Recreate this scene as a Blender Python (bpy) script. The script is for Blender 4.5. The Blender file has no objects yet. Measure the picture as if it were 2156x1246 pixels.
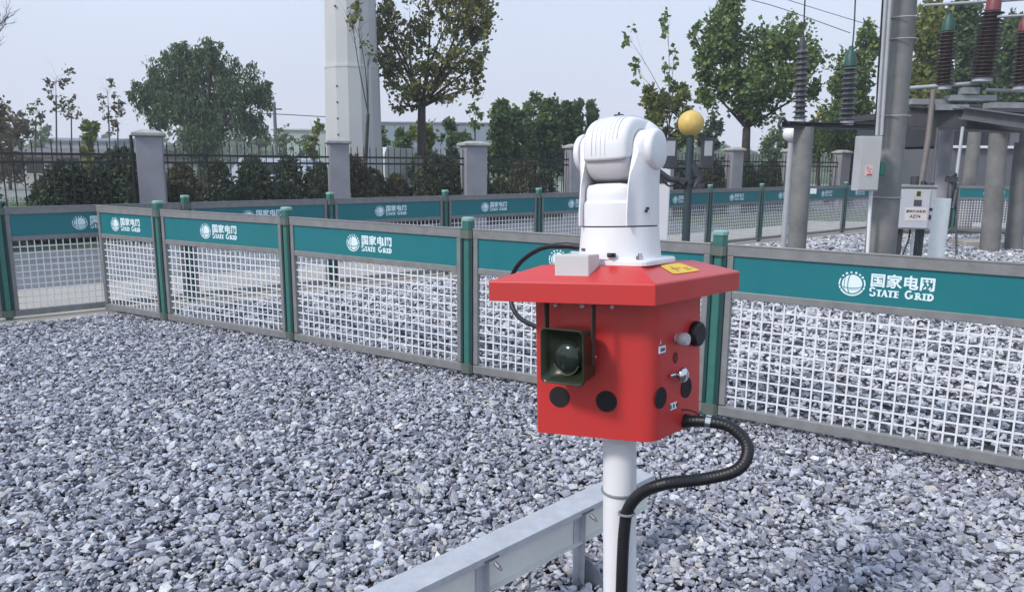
import bpy, bmesh, math, random
import numpy as np
from mathutils import Vector, Matrix, Euler
random.seed(7); RNG = np.random.default_rng(7)
S = bpy.context.scene
COL = S.collection
PI = math.pi

# ------------------------------------------------------------------ camera
PITCH, ROLL, EYE, FPX, CX, CY = 0.18, 0.009, 1.586, 1557.0, 1078.0, 623.0
cd = bpy.data.cameras.new('camera'); cam = bpy.data.objects.new('camera', cd); COL.objects.link(cam)
cam.matrix_world = Matrix.Translation((0, 0, EYE)) @ Matrix.Rotation(PI/2 - PITCH, 4, 'X') @ Matrix.Rotation(ROLL, 4, 'Z')
cd.sensor_width = 36; cd.lens = 36*FPX/2156; cd.clip_start = 0.05; cd.clip_end = 3000
S.camera = cam

# ------------------------------------------------------------------ world and sun
SUN_EL, SUN_AZ = math.radians(42), math.radians(236)      # azimuth clockwise from +Y: behind the camera, to the left
w = bpy.data.worlds.new('World'); S.world = w; w.use_nodes = True
nt = w.node_tree; nt.nodes.clear()
sky = nt.nodes.new('ShaderNodeTexSky'); sky.sky_type = 'NISHITA'; sky.sun_disc = False
sky.sun_elevation = SUN_EL; sky.sun_rotation = SUN_AZ; sky.dust_density = 4.0; sky.air_density = 1.2; sky.ozone_density = 1.5
hs = nt.nodes.new('ShaderNodeHueSaturation'); hs.inputs['Saturation'].default_value = 0.35
# thin high overcast veil: pale blue overhead to pale lavender near the horizon
tc = nt.nodes.new('ShaderNodeTexCoord'); sx = nt.nodes.new('ShaderNodeSeparateXYZ')
cr = nt.nodes.new('ShaderNodeValToRGB')
cr.color_ramp.elements[0].position = 0.0; cr.color_ramp.elements[0].color = (5.9, 6.15, 7.3, 1)
cr.color_ramp.elements[1].position = 0.42; cr.color_ramp.elements[1].color = (4.9, 6.3, 8.0, 1)
mx = nt.nodes.new('ShaderNodeMix'); mx.data_type = 'RGBA'; mx.inputs[0].default_value = 0.86
bg = nt.nodes.new('ShaderNodeBackground'); bg.inputs[1].default_value = 0.105
out = nt.nodes.new('ShaderNodeOutputWorld')
L = nt.links.new
L(sky.outputs[0], hs.inputs['Color']); L(tc.outputs['Generated'], sx.inputs[0]); L(sx.outputs[2], cr.inputs[0])
cn = nt.nodes.new('ShaderNodeTexNoise'); cn.inputs['Scale'].default_value = 2.2; cn.inputs['Detail'].default_value = 5
cm = nt.nodes.new('ShaderNodeMapRange'); cm.inputs[1].default_value = .3; cm.inputs[2].default_value = .7; cm.inputs[3].default_value = .95; cm.inputs[4].default_value = 1.05
cv = nt.nodes.new('ShaderNodeVectorMath'); cv.operation = 'SCALE'
L(tc.outputs['Generated'], cn.inputs['Vector']); L(cn.outputs['Fac'], cm.inputs[0]); L(cr.outputs[0], cv.inputs[0]); L(cm.outputs[0], cv.inputs[3])
L(hs.outputs[0], mx.inputs[6]); L(cv.outputs[0], mx.inputs[7]); L(mx.outputs[2], bg.inputs[0]); L(bg.outputs[0], out.inputs[0])
sd = bpy.data.lights.new('sun', 'SUN'); sd.energy = 2.0; sd.angle = math.radians(10); sd.color = (1.0, 0.95, 0.88)
so = bpy.data.objects.new('sun', sd); COL.objects.link(so)
sv = Vector((math.sin(SUN_AZ)*math.cos(SUN_EL), math.cos(SUN_AZ)*math.cos(SUN_EL), math.sin(SUN_EL)))
so.rotation_euler = sv.to_track_quat('Z', 'Y').to_euler(); so.location = sv*50
S.view_settings.view_transform = 'Standard'; S.view_settings.look = 'None'
S.view_settings.exposure = 0.48; S.view_settings.gamma = 1.0
S.cycles.max_bounces = 6; S.cycles.transparent_max_bounces = 8
try: S.cycles.use_denoising = True
except Exception: pass

# ------------------------------------------------------------------ measuring helpers (photo pixel -> place in the world)
def ray(px, py):
    a, b = px-CX, py-CY
    u = a*math.cos(ROLL) + b*math.sin(ROLL); v = -a*math.sin(ROLL) + b*math.cos(ROLL)
    f = Vector((0, math.cos(PITCH), -math.sin(PITCH))); up = Vector((0, math.sin(PITCH), math.cos(PITCH)))
    return f + Vector((u/FPX, 0, 0)) - up*(v/FPX)
def P(px, py, Y):
    r = ray(px, py); return Vector((0, 0, EYE)) + r*(Y/r.y)
def G(px, py, z=0.0):
    r = ray(px, py); return Vector((0, 0, EYE)) + r*((z-EYE)/r.z)

# ------------------------------------------------------------------ materials
MATS = {}
def M(name, col, rough=0.6, metal=0.0, var=0.12, scale=8.0, bump=0.0, bscale=60.0, spec=0.5, col2=None, coat=0.0):
    if name in MATS: return MATS[name]
    m = bpy.data.materials.new(name); m.use_nodes = True; n = m.node_tree; b = n.nodes['Principled BSDF']
    b.inputs['Roughness'].default_value = rough; b.inputs['Metallic'].default_value = metal
    b.inputs['Specular IOR Level'].default_value = spec; b.inputs['Coat Weight'].default_value = coat
    t = n.nodes.new('ShaderNodeTexCoord'); no = n.nodes.new('ShaderNodeTexNoise')
    no.inputs['Scale'].default_value = scale; no.inputs['Detail'].default_value = 6; no.inputs['Roughness'].default_value = 0.65
    n.links.new(t.outputs['Object'], no.inputs['Vector'])
    r = n.nodes.new('ShaderNodeValToRGB')
    c2 = col2 or tuple(max(0, c*(1-2*var)) for c in col)
    r.color_ramp.elements[0].position = 0.3; r.color_ramp.elements[0].color = (*c2, 1)
    r.color_ramp.elements[1].position = 0.65; r.color_ramp.elements[1].color = (*col, 1)
    n.links.new(no.outputs['Fac'], r.inputs[0]); n.links.new(r.outputs[0], b.inputs['Base Color'])
    if bump:
        n2 = n.nodes.new('ShaderNodeTexNoise'); n2.inputs['Scale'].default_value = bscale; n2.inputs['Detail'].default_value = 5
        n.links.new(t.outputs['Object'], n2.inputs['Vector'])
        bp = n.nodes.new('ShaderNodeBump'); bp.inputs['Strength'].default_value = bump; bp.inputs['Distance'].default_value = 0.02
        n.links.new(n2.outputs['Fac'], bp.inputs['Height']); n.links.new(bp.outputs[0], b.inputs['Normal'])
    MATS[name] = m; return m
def tinted(name, ramp, rough=0.8, transl=0.0, bump=0.0, bscale=80, spec=0.3):
    """colour picked per leaf or per stone from its own random tint attribute"""
    if name in MATS: return MATS[name]
    m = bpy.data.materials.new(name); m.use_nodes = True; n = m.node_tree; b = n.nodes['Principled BSDF']
    b.inputs['Roughness'].default_value = rough; b.inputs['Specular IOR Level'].default_value = spec
    at = n.nodes.new('ShaderNodeAttribute'); at.attribute_name = 'tint'
    r = n.nodes.new('ShaderNodeValToRGB'); e = r.color_ramp.elements
    while len(e) < len(ramp): e.new(0.5)
    for i, (p, c) in enumerate(ramp): e[i].position = p; e[i].color = (*c, 1)
    n.links.new(at.outputs['Fac'], r.inputs[0]); src = r.outputs[0]
    if bump:
        t = n.nodes.new('ShaderNodeTexCoord')
        n2 = n.nodes.new('ShaderNodeTexNoise'); n2.inputs['Scale'].default_value = bscale; n2.inputs['Detail'].default_value = 6
        n.links.new(t.outputs['Object'], n2.inputs['Vector'])
        bp = n.nodes.new('ShaderNodeBump'); bp.inputs['Strength'].default_value = bump; bp.inputs['Distance'].default_value = 0.01
        n.links.new(n2.outputs['Fac'], bp.inputs['Height']); n.links.new(bp.outputs[0], b.inputs['Normal'])
        mm = n.nodes.new('ShaderNodeMix'); mm.data_type = 'RGBA'; mm.blend_type = 'MULTIPLY'; mm.inputs[0].default_value = 0.6
        r2 = n.nodes.new('ShaderNodeValToRGB'); r2.color_ramp.elements[0].position = 0.3; r2.color_ramp.elements[0].color = (0.5, 0.5, 0.52, 1)
        r2.color_ramp.elements[1].position = 0.6
        n.links.new(n2.outputs['Fac'], r2.inputs[0]); n.links.new(src, mm.inputs[6]); n.links.new(r2.outputs[0], mm.inputs[7]); src = mm.outputs[2]
    n.links.new(src, b.inputs['Base Color'])
    if transl:
        tr = n.nodes.new('ShaderNodeBsdfTranslucent'); n.links.new(src, tr.inputs['Color'])
        ms = n.nodes.new('ShaderNodeMixShader'); ms.inputs[0].default_value = transl
        n.links.new(b.outputs[0], ms.inputs[1]); n.links.new(tr.outputs[0], ms.inputs[2])
        n.links.new(ms.outputs[0], n.nodes['Material Output'].inputs['Surface'])
    MATS[name] = m; return m

TEAL = M('teal sign vinyl', (0.008, 0.160, 0.190), 0.38, scale=2.5, col2=(0.014, 0.180, 0.195))
SIGNW = M('white sign vinyl', (0.75, 0.88, 0.93), 0.4, var=0.02)
POSTG = M('green post plastic', (0.045, 0.17, 0.145), 0.4, var=0.12, scale=12, bump=0.03)
SEAM = M('dark teal post channel', (0.012, 0.05, 0.055), 0.5)
CAPG = M('pale green post cap', (0.26, 0.45, 0.41), 0.5, var=0.15, scale=20)
RAILG = M('grey railing profile', (0.235, 0.235, 0.238), 0.45, var=0.12, scale=14, bump=0.02)
WIRE = M('white coated wire', (0.80, 0.79, 0.83), 0.45, var=0.05, scale=5)
RED = M('red powder coat', (0.58, 0.032, 0.031), 0.36, col2=(0.50, 0.040, 0.038), scale=9, bump=0.02, bscale=220, coat=0.15)
WHITE = M('white painted metal', (0.78, 0.77, 0.80), 0.38, var=0.03, scale=4)
OFFW = M('off white plastic', (0.60, 0.58, 0.58), 0.5, var=0.05)
PTZW = M('white camera casing', (0.80, 0.79, 0.82), 0.42, var=0.03, scale=9, bump=0.01, bscale=300)
BLACK = M('black rubber', (0.010, 0.010, 0.014), 0.45, var=0.2)
HOLE = M('dark speaker gauze', (0.012, 0.009, 0.012), 0.8)
OLIVE = M('olive horn plastic', (0.020, 0.027, 0.013), 0.32, var=0.15)
CHROME = M('polished metal', (0.75, 0.75, 0.78), 0.15, 1.0)
GALV = M('galvanised steel', (0.54, 0.54, 0.59), 0.5, 0.25, var=0.10, scale=18, bump=0.03)
YEL = M('yellow sticker', (0.85, 0.55, 0.05), 0.5)
PINK = M('pale pink sticker', (0.75, 0.55, 0.52), 0.5)
REDINK = M('red print', (0.45, 0.02, 0.02), 0.5)
INK = M('black print', (0.02, 0.02, 0.02), 0.5)
YBALL = M('yellow fibreglass', (0.72, 0.50, 0.14), 0.45, var=0.10, scale=6)
DGREEN = M('dark green painted steel', (0.03, 0.055, 0.06), 0.5)
DARKG = M('dark grey steel', (0.055, 0.055, 0.065), 0.55, var=0.2)
CONC = M('grey spun concrete', (0.23, 0.225, 0.22), 0.8, var=0.2, scale=2.2, bump=0.12, bscale=30)
CONC2 = M('dark stained concrete', (0.15, 0.15, 0.165), 0.8, var=0.2, scale=3, bump=0.15, bscale=30)
PLASTER = M('mauve grey plaster', (0.28, 0.275, 0.31), 0.85, var=0.10, scale=3, bump=0.08, bscale=25)
PCAP = M('pale pillar cap', (0.42, 0.41, 0.40), 0.8, var=0.18, scale=6)
IRON = M('black iron', (0.014, 0.014, 0.018), 0.5)
PORC = M('brown porcelain', (0.060, 0.040, 0.038), 0.28, var=0.25, scale=6)
PGREEN = M('green phase paint', (0.02, 0.085, 0.07), 0.5)
PRED = M('red phase paint', (0.20, 0.04, 0.05), 0.5)
LGREY = M('light grey cabinet paint', (0.42, 0.43, 0.46), 0.5, var=0.08, scale=5)
MASTL = M('pale painted mast steel', (0.52, 0.52, 0.53), 0.55, var=0.05, scale=0.6, bump=0.03)
WOODB = M('bark', (0.075, 0.062, 0.052), 0.9, var=0.3, scale=6, bump=0.4, bscale=20)
LIME = M('whitewashed bark', (0.30, 0.29, 0.27), 0.9, var=0.2, scale=6, bump=0.3)
GLASS = M('dark vehicle glass', (0.02, 0.025, 0.03), 0.1)

# ------------------------------------------------------------------ mesh builder
class MB:
    def __init__(s): s.v, s.f, s.m, s.mi, s.sm = [], [], [], 0, []
    def add(s, vs, fs, smooth=False):
        o = len(s.v); s.v += [tuple(v) for v in vs]
        for f in fs: s.f.append(tuple(i+o for i in f)); s.m.append(s.mi); s.sm.append(smooth)
    def box(s, c, d, R=None):
        hx, hy, hz = d[0]/2, d[1]/2, d[2]/2; c = Vector(c)
        vs = [Vector((x, y, z)) for x in (-hx, hx) for y in (-hy, hy) for z in (-hz, hz)]
        if R is not None: vs = [R @ v for v in vs]
        s.add([c+v for v in vs], [(0, 1, 3, 2), (4, 6, 7, 5), (0, 4, 5, 1), (2, 3, 7, 6), (0, 2, 6, 4), (1, 5, 7, 3)]); return s
    def b2(s, a, b): return s.box([(a[i]+b[i])/2 for i in range(3)], [abs(b[i]-a[i]) for i in range(3)])
    def prism(s, poly, z0, z1, T=None):
        n = len(poly); vs = [Vector((x, y, z0)) for x, y in poly]+[Vector((x, y, z1)) for x, y in poly]
        if T is not None: vs = [T @ v for v in vs]
        s.add(vs, [tuple(range(n))[::-1], tuple(range(n, 2*n))]+[(i, (i+1) % n, (i+1) % n+n, i+n) for i in range(n)]); return s
    def loft(s, rings, close=True, cap=True, smooth=True):
        n = len(rings[0]); vs = [v for r in rings for v in r]; fs = []
        for k in range(len(rings)-1):
            for i in range(n if close else n-1):
                j = (i+1) % n; fs.append((k*n+i, k*n+j, (k+1)*n+j, (k+1)*n+i))
        s.add(vs, fs, smooth)
        if cap:
            s.add(rings[0], [tuple(range(n))[::-1]]); s.add(rings[-1], [tuple(range(n))])
        return s
    def lathe(s, prof, c=(0, 0, 0), n=32, T=None, smooth=True):
        rings = []
        for r, z in prof:
            ring = [Vector((r*math.cos(2*PI*i/n), r*math.sin(2*PI*i/n), z)) for i in range(n)]
            if T is not None: ring = [T @ v for v in ring]
            rings.append([v+Vector(c) for v in ring])
        return s.loft(rings, smooth=smooth)
    def cyl(s, a, b, r, r2=None, n=16, smooth=True):
        return s.tube([a, b], [r, r if r2 is None else r2], n, smooth)
    def tube(s, pts, rad, n=10, smooth=True):
        pts = [Vector(p) for p in pts]
        if not hasattr(rad, '__len__'): rad = [rad]*len(pts)
        rings = []; prev = None
        for i, p in enumerate(pts):
            t = (pts[min(i+1, len(pts)-1)]-pts[max(i-1, 0)]).normalized()
            if prev is None: a = t.orthogonal().normalized()
            else: a = (prev - t*prev.dot(t)); a = a.normalized() if a.length > 1e-6 else t.orthogonal().normalized()
            prev = a; b = t.cross(a)
            rings.append([p + (a*math.cos(2*PI*k/n)+b*math.sin(2*PI*k/n))*rad[i] for k in range(n)])
        return s.loft(rings, smooth=smooth)
    def stroke(s, pts, wd, z0, z1, T=None):
        """flat ribbon of thickness z1-z0 along a 2-D polyline"""
        n = len(pts); Lp, Rp = [], []
        for i in range(n):
            a = Vector(pts[max(i-1, 0)]); b = Vector(pts[min(i+1, n-1)]); t = (b-a).normalized(); q = Vector((-t.y, t.x))
            ww = wd[i] if hasattr(wd, '__len__') else wd
            c = Vector(pts[i]); Lp.append(c+q*ww/2); Rp.append(c-q*ww/2)
        rings = []
        for l, r in zip(Lp, Rp):
            ring = [Vector((l.x, l.y, z0)), Vector((r.x, r.y, z0)), Vector((r.x, r.y, z1)), Vector((l.x, l.y, z1))]
            rings.append([T @ v for v in ring] if T is not None else ring)
        return s.loft(rings, smooth=False)
    def mesh(s, name):
        me = bpy.data.meshes.new(name); me.from_pydata(s.v, [], s.f)
        me.polygons.foreach_set('use_smooth', s.sm); me.polygons.foreach_set('material_index', s.m); me.update(); return me
    def build(s, name, mat, parent=None, bevel=0, segs=2, recalc=True):
        me = s.mesh(name)
        for m in (mat if isinstance(mat, (list, tuple)) else [mat]): me.materials.append(m)
        if recalc:
            bm = bmesh.new(); bm.from_mesh(me); bmesh.ops.recalc_face_normals(bm, faces=bm.faces); bm.to_mesh(me); bm.free()
        o = bpy.data.objects.new(name, me); COL.objects.link(o)
        if parent: o.parent = parent
        if bevel:
            b = o.modifiers.new('bevel', 'BEVEL'); b.width = bevel; b.segments = segs; b.limit_method = 'ANGLE'; b.angle_limit = math.radians(40)
        return o
def tag(o, label=None, cat=None, group=None, kind=None):
    if label: o['label'] = label
    if cat: o['category'] = cat
    if group: o['group'] = group
    if kind: o['kind'] = kind
    return o
def empty(name, loc, label=None, cat=None, group=None, rz=0.0):
    o = bpy.data.objects.new(name, None); COL.objects.link(o); o.location = loc; o.rotation_euler = (0, 0, rz); o.empty_display_size = 0.2
    return tag(o, label, cat, group)
def copy_tree(o, parent=None):
    c = o.copy(); COL.objects.link(c); c.parent = parent
    for ch in o.children: copy_tree(ch, c)
    return c
def smooth_path(pts, n=6):
    """Catmull-Rom"""
    pts = [Vector(p) for p in pts]; q = [pts[0]*2-pts[1]]+pts+[pts[-1]*2-pts[-2]]; r = []
    for i in range(1, len(q)-2):
        for k in range(n):
            t = k/n; a, b, c, d = q[i-1:i+3]
            r.append(0.5*((2*b)+(c-a)*t+(2*a-5*b+4*c-d)*t*t+(3*b-a-3*c+d)*t**3))
    r.append(pts[-1]); return r
def fast_mesh(name, verts, faces_flat, nper, tint, mat, smooth=False):
    me = bpy.data.meshes.new(name); nf = len(faces_flat)//nper
    me.vertices.add(len(verts)); me.vertices.foreach_set('co', verts.astype(np.float32).ravel())
    me.loops.add(len(faces_flat)); me.loops.foreach_set('vertex_index', faces_flat.astype(np.int32))
    me.polygons.add(nf); me.polygons.foreach_set('loop_start', np.arange(nf, dtype=np.int32)*nper)
    me.update(calc_edges=True)
    at = me.attributes.new('tint', 'FLOAT', 'POINT'); at.data.foreach_set('value', tint.astype(np.float32))
    me.materials.append(mat); me.polygons.foreach_set('use_smooth', np.full(nf, smooth)); me.update(); return me

# ------------------------------------------------------------------ the setting: ground sheets
BD = Vector((math.cos(0.68), math.sin(0.68), 0)); BN = Vector((-math.sin(0.68), math.cos(0.68), 0)); B0 = Vector((-3.552, 8.062, 0)); BS = 1.689
def Bp(t, off=0.0): return B0 + BD*(t*BS) + BN*off
GRASS = M('rough grass ground', (0.075, 0.11, 0.04), 0.95, var=0.3, scale=2.0, bump=0.5, bscale=40, col2=(0.05, 0.06, 0.03))
SUBG = M('dark earth under the stones', (0.075, 0.075, 0.09), 0.95, var=0.3, scale=20, bump=0.6, bscale=50)
PATHM = M('beige concrete paving', (0.43, 0.39, 0.345), 0.85, var=0.10, scale=1.5, bump=0.05)
FARG = M('distant pale yard', (0.24, 0.25, 0.24), 0.9, var=0.2, scale=0.3)
g = MB(); g.add([(-900, -20, 0), (900, -20, 0), (900, 1500, 0), (-900, 1500, 0)], [(0, 1, 2, 3)])
tag(g.build('ground', GRASS), kind='structure')
g = MB(); g.add([(-9, -2, .004), (14, -2, .004), (14, 19, .004), (7.2, 16.9, .004), (-9, 3.8, .004)], [(0, 1, 2, 3, 4)])
tag(g.build('gravel_ground', SUBG), kind='structure')
g = MB(); a, b, c, d = Bp(-6, -0.33), Bp(9.5, -0.33), Bp(9.5, 1.9), Bp(-6, 1.9)
g.prism([(a.x, a.y), (b.x, b.y), (c.x, c.y), (d.x, d.y)], -0.05, 0.035)
g.b2((7.6, 18.0, -0.05), (24, 20.5, 0.036))
tag(g.build('path', PATHM), kind='structure')
g = MB(); a, b, c, d = Bp(-6, 1.9), Bp(8, 1.9), Bp(8, 7.0), Bp(-6, 6.0); g.add([(v.x, v.y, .008) for v in (a, b, c, d)], [(0, 1, 2, 3)])
tag(g.build('road', M('blue grey paving', (.14, .15, .16), .9, var=.15, scale=2)), kind='structure')
g = MB(); g.add([(-60, 26, .006), (60, 26, .006), (60, 60, .006), (-60, 60, .006)], [(0, 1, 2, 3)])
tag(g.build('road', FARG), kind='structure')

# ------------------------------------------------------------------ crushed stone
def stone_templates(k, seed, npts=9):
    r = random.Random(seed); out = []
    for _ in range(k):
        bm = bmesh.new()
        sx_, sy_, sz_ = 1, r.uniform(.55, .9), r.uniform(.34, .62)
        for _i in range(npts):
            v = Vector((r.gauss(0, 1), r.gauss(0, 1), r.gauss(0, 1))).normalized()*r.uniform(.85, 1.1)
            bm.verts.new((v.x*sx_*.5, v.y*sy_*.5, v.z*sz_*.5))
        res = bmesh.ops.convex_hull(bm, input=bm.verts)
        bmesh.ops.delete(bm, geom=[e for e in res['geom_interior'] if isinstance(e, bmesh.types.BMVert)], context='VERTS')
        bmesh.ops.triangulate(bm, faces=bm.faces); bm.verts.ensure_lookup_table(); bm.verts.index_update()
        out.append((np.array([v.co[:] for v in bm.verts]), np.array([[v.index for v in f.verts] for f in bm.faces]))); bm.free()
    return out
TEMPL = stone_templates(48, 3, 12)
def stones(name, pts, sizes, mat, tilt=0.38):
    V, F, Tt = [], [], []; off = 0
    for i in range(len(pts)):
        tv, tf = TEMPL[i % len(TEMPL)]
        az, ax, ay = RNG.uniform(0, 6.283), RNG.normal(0, tilt), RNG.normal(0, tilt)
        ca, sa = math.cos(az), math.sin(az); cb, sb = math.cos(ax), math.sin(ax); cc, sc = math.cos(ay), math.sin(ay)
        R = np.array([[ca, -sa, 0], [sa, ca, 0], [0, 0, 1]]) @ np.array([[1, 0, 0], [0, cb, -sb], [0, sb, cb]]) @ np.array([[cc, 0, sc], [0, 1, 0], [-sc, 0, cc]])
        V.append((tv*sizes[i]) @ R.T + pts[i]); F.append(tf+off); off += len(tv); Tt.append(np.full(len(tv), RNG.uniform()))
    me = fast_mesh(name, np.concatenate(V), np.concatenate(F).ravel(), 3, np.concatenate(Tt), mat)
    o = bpy.data.objects.new(name, me); COL.objects.link(o); return o
STONE = tinted('crushed grey stone', [(0.0, (0.16, 0.158, 0.195)), (0.2, (0.30, 0.297, 0.355)), (0.5, (0.43, 0.43, 0.495)), (0.78, (0.59, 0.595, 0.66)), (0.92, (0.46, 0.43, 0.42)), (1.0, (0.78, 0.77, 0.77))], 0.85, bump=0.35, bscale=90, spec=0.25)
def seen(x, y, m=0.0):           # lies inside the wedge the photograph looks into, with a margin
    return abs(x - 0.0) < 0.70*y*1.12 + 1.2 + m
A_PTS = [(-4.20, 7.47), (-3.33, 6.97), (-1.895, 6.215), (-0.315, 5.26), (1.24, 4.40), (2.80, 3.46), (4.35, 2.54)]
def a_line(x):
    for (x0, y0), (x1, y1) in zip(A_PTS[:-1], A_PTS[1:]):
        if x <= x1 or x1 == A_PTS[-1][0]: return y0 + (x-x0)*(y1-y0)/(x1-x0)
pts, sz = [], []
def b_off(x, y): return (x-B0.x)*BN.x + (y-B0.y)*BN.y
while len(pts) < 98000:
    y = 1.9 + 6.2*random.random()**1.3; x = random.uniform(-6.2, 4.4)
    if not seen(x, y) or y > a_line(x)+0.15 or b_off(x, y) > -0.30 + 0.06*math.sin(x*9): continue
    s = min(0.085, max(0.022, random.lognormvariate(math.log(0.0315), 0.40)))
    near = max(0, a_line(x)-y)
    z = 0.006 + random.random()**1.4*0.036 + 0.013*(1+math.sin(x*1.3+y*.7)) + 0.008*(1+math.sin(x*3.1-y*2.2))
    if near < 0.25: z -= 0.012*(1-near/0.25); s *= 0.8
    pts.append((x, y, z)); sz.append(s)
tag(stones('gravel', np.array(pts), np.array(sz), STONE), 'loose grey crushed stone covering the ground on both sides of the foreground railing', 'gravel', kind='stuff')
pts, sz = [], []
while len(pts) < 52000:
    y = 2.3 + 14.5*random.random()**1.35; x = random.uniform(-4.5, 14)
    if not seen(x, y) or (x < 4.3 and y < a_line(x)+0.1) or b_off(x, y) > -0.30: continue
    s = min(0.14, max(0.03, random.lognormvariate(math.log(0.034+0.0022*y), 0.3)))
    pts.append((x, y, 0.010 + random.random()*0.035)); sz.append(s)
tag(stones('gravel', np.array(pts), np.array(sz), tinted('paler stone', [(0.0, (0.14, 0.14, 0.16)), (0.2, (0.34, 0.335, 0.38)), (0.5, (0.50, 0.50, 0.55)), (0.85, (0.66, 0.66, 0.70)), (1.0, (0.8, 0.8, 0.8))], 0.9, bump=0.3, bscale=90, spec=0.2)), 'coarser grey crushed stone lying between the two railings around the concrete poles', 'gravel', kind='stuff')  # these stones get a paler colour ramp than the near ones
# gravel heap edge below the foreground railing: a few dark weeds and roots
tw = MB()
for i in range(420):
    k = random.random(); seg = random.randrange(1, 5); (x0, y0), (x1, y1) = A_PTS[seg], A_PTS[seg+1]
    x, y = x0+(x1-x0)*k, y0+(y1-y0)*k - random.uniform(-.05, .22)
    p = Vector((x, y, random.uniform(.01, .04))); q = p+Vector((random.uniform(-.07, .07), random.uniform(-.05, .05), random.uniform(.0, .05)))
    m = (p+q)/2+Vector((0, 0, random.uniform(0, .03))); tw.tube([p, m, q], [.0012, .001, .0006], 3)
tag(tw.build('dry_weed', M('dry weed stems', (0.13, 0.10, 0.055), 0.9)), 'sparse dry weed stems among the stones along the foot of the foreground railing', 'weeds', kind='stuff')

# ------------------------------------------------------------------ railings
def text_mesh(body, size):
    c = bpy.data.curves.new('lettering', 'FONT'); c.body = body; c.size = size; c.offset = size*0.028; c.resolution_u = 2
    c.align_x = 'LEFT'; c.space_character = 1.03
    o = bpy.data.objects.new('tmp', c); COL.objects.link(o)
    dg = bpy.context.evaluated_depsgraph_get(); me = bpy.data.meshes.new_from_object(o.evaluated_get(dg))
    vs = [v.co.copy() for v in me.vertices]; fs = [tuple(p.vertices) for p in me.polygons]
    bpy.data.objects.remove(o); bpy.data.curves.remove(c); bpy.data.meshes.remove(me); return vs, fs
CH_V, CH_F = text_mesh('国家电网', 0.094)
def sign_art():
    """emblem and lettering in the x-z plane facing -y, centre at the origin"""
    T = Matrix(((1, 0, 0, 0), (0, 0, -1, 0), (0, 1, 0, 0), (0, 0, 0, 1)))     # (x,y,z)->(x,-z,y)
    m = MB(); R = 0.078; c0 = Vector((-0.262, 0.0))
    def arc(r, a0, a1, n=14, cx=0, cy=0): return [(c0.x+cx+r*math.cos(math.radians(a0+(a1-a0)*i/n)), c0.y+cy+r*math.sin(math.radians(a0+(a1-a0)*i/n))) for i in range(n+1)]
    m.prism(arc(R*0.80, 0, 352, 40), 0, .0022, T)
    m.stroke(arc(R*0.97, 210, 330, 20), R*0.13, 0, .0020, T)
    m.stroke(arc(R*1.0, 193, 206, 4), R*0.12, 0, .0020, T); m.stroke(arc(R*1.0, 334, 348, 4), R*0.12, 0, .0020, T)
    m.stroke(arc(R*1.0, 155, 189, 6), R*0.11, 0, .0020, T); m.stroke(arc(R*1.0, -8, 26, 6), R*0.11, 0, .0020, T)
    for k, a in enumerate((38, 56, 75, 97, 118, 138)):
        q = arc(R*1.0, a, a+1, 1)[0]; rr = R*(.085 if k % 2 else .10)
        m.prism([(q[0]+rr*math.cos(t*PI/5), q[1]+rr*math.sin(t*PI/5)) for t in range(10)], 0, .0020, T)
    m.mi = 1
    m.stroke([(c0.x-.033+.010*math.cos(t)-.005, c0.y+.055*math.sin(t)) for t in np.linspace(2.0, 4.9, 9)], .0035, .0023, .0034, T)
    m.stroke([(c0.x-.012-.014*math.cos(t*1.1), c0.y+.062*math.sin(t)) for t in np.linspace(-1.5, 1.5, 11)], .0045, .0023, .0037, T)
    m.stroke([(c0.x+x, c0.y-.028+.25*(x+.01)**2*10) for x in np.linspace(-.055, .060, 11)], .0045, .0023, .0031, T)
    m.stroke([(c0.x+x, c0.y-.038+.12*x) for x in np.linspace(-.02, .045, 4)], .003, .0023, .0028, T)
    m.mi = 0
    m.add([T @ Vector((v.x-0.155, v.y+0.003, .0022)) for v in CH_V], CH_F)
    # STATE GRID in heavy roman small capitals
    zk = [0.0020]
    def st(p, wd):
        zk[0] += 0.00004; m.stroke([(px*1.0, py) for px, py in p], wd, 0, zk[0], T)
    x = -0.155; base = -0.068; Hc, hs_ = 0.056, 0.045; tk, tn, sf = .0125, .0065, .0062
    def vert(cx, h, serif=True):
        st([(cx, base), (cx, base+h)], tk)
        if serif:
            st([(cx-.0125, base+sf/2), (cx+.0125, base+sf/2)], sf); st([(cx-.0125, base+h-sf/2), (cx+.0125, base+h-sf/2)], sf)
    def curve(cx, cy, rx, ry, a0, a1, wd, n=12): st([(cx+rx*math.cos(math.radians(a0+(a1-a0)*i/n)), cy+ry*math.sin(math.radians(a0+(a1-a0)*i/n))) for i in range(n+1)], wd)
    # S
    curve(x+.020, base+Hc*.745, .014, .0125, 20, 250, .0105); curve(x+.021, base+Hc*.255, .015, .0125, 70, -165, .0105)
    # T A T E
    vert(x+.060, hs_, False); st([(x+.044, base+hs_-.004), (x+.076, base+hs_-.004)], .008); st([(x+.051, base+.003), (x+.069, base+.003)], .006)
    st([(x+.078, base), (x+.092, base+hs_)], .0065); st([(x+.106, base), (x+.092, base+hs_)], .0125); st([(x+.083, base+hs_*.32), (x+.101, base+hs_*.32)], .005)
    st([(x+.072, base+.0025), (x+.084, base+.0025)], .005); st([(x+.098, base+.0025), (x+.114, base+.0025)], .005)
    vert(x+.128, hs_, False); st([(x+.112, base+hs_-.004), (x+.144, base+hs_-.004)], .008); st([(x+.119, base+.003), (x+.137, base+.003)], .006)
    vert(x+.157, hs_); 
    for yy in (.004, hs_*.52, hs_-.004): st([(x+.157, base+yy), (x+.176, base+yy)], .007)
    # G R I D
    gx = x+.212
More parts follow.
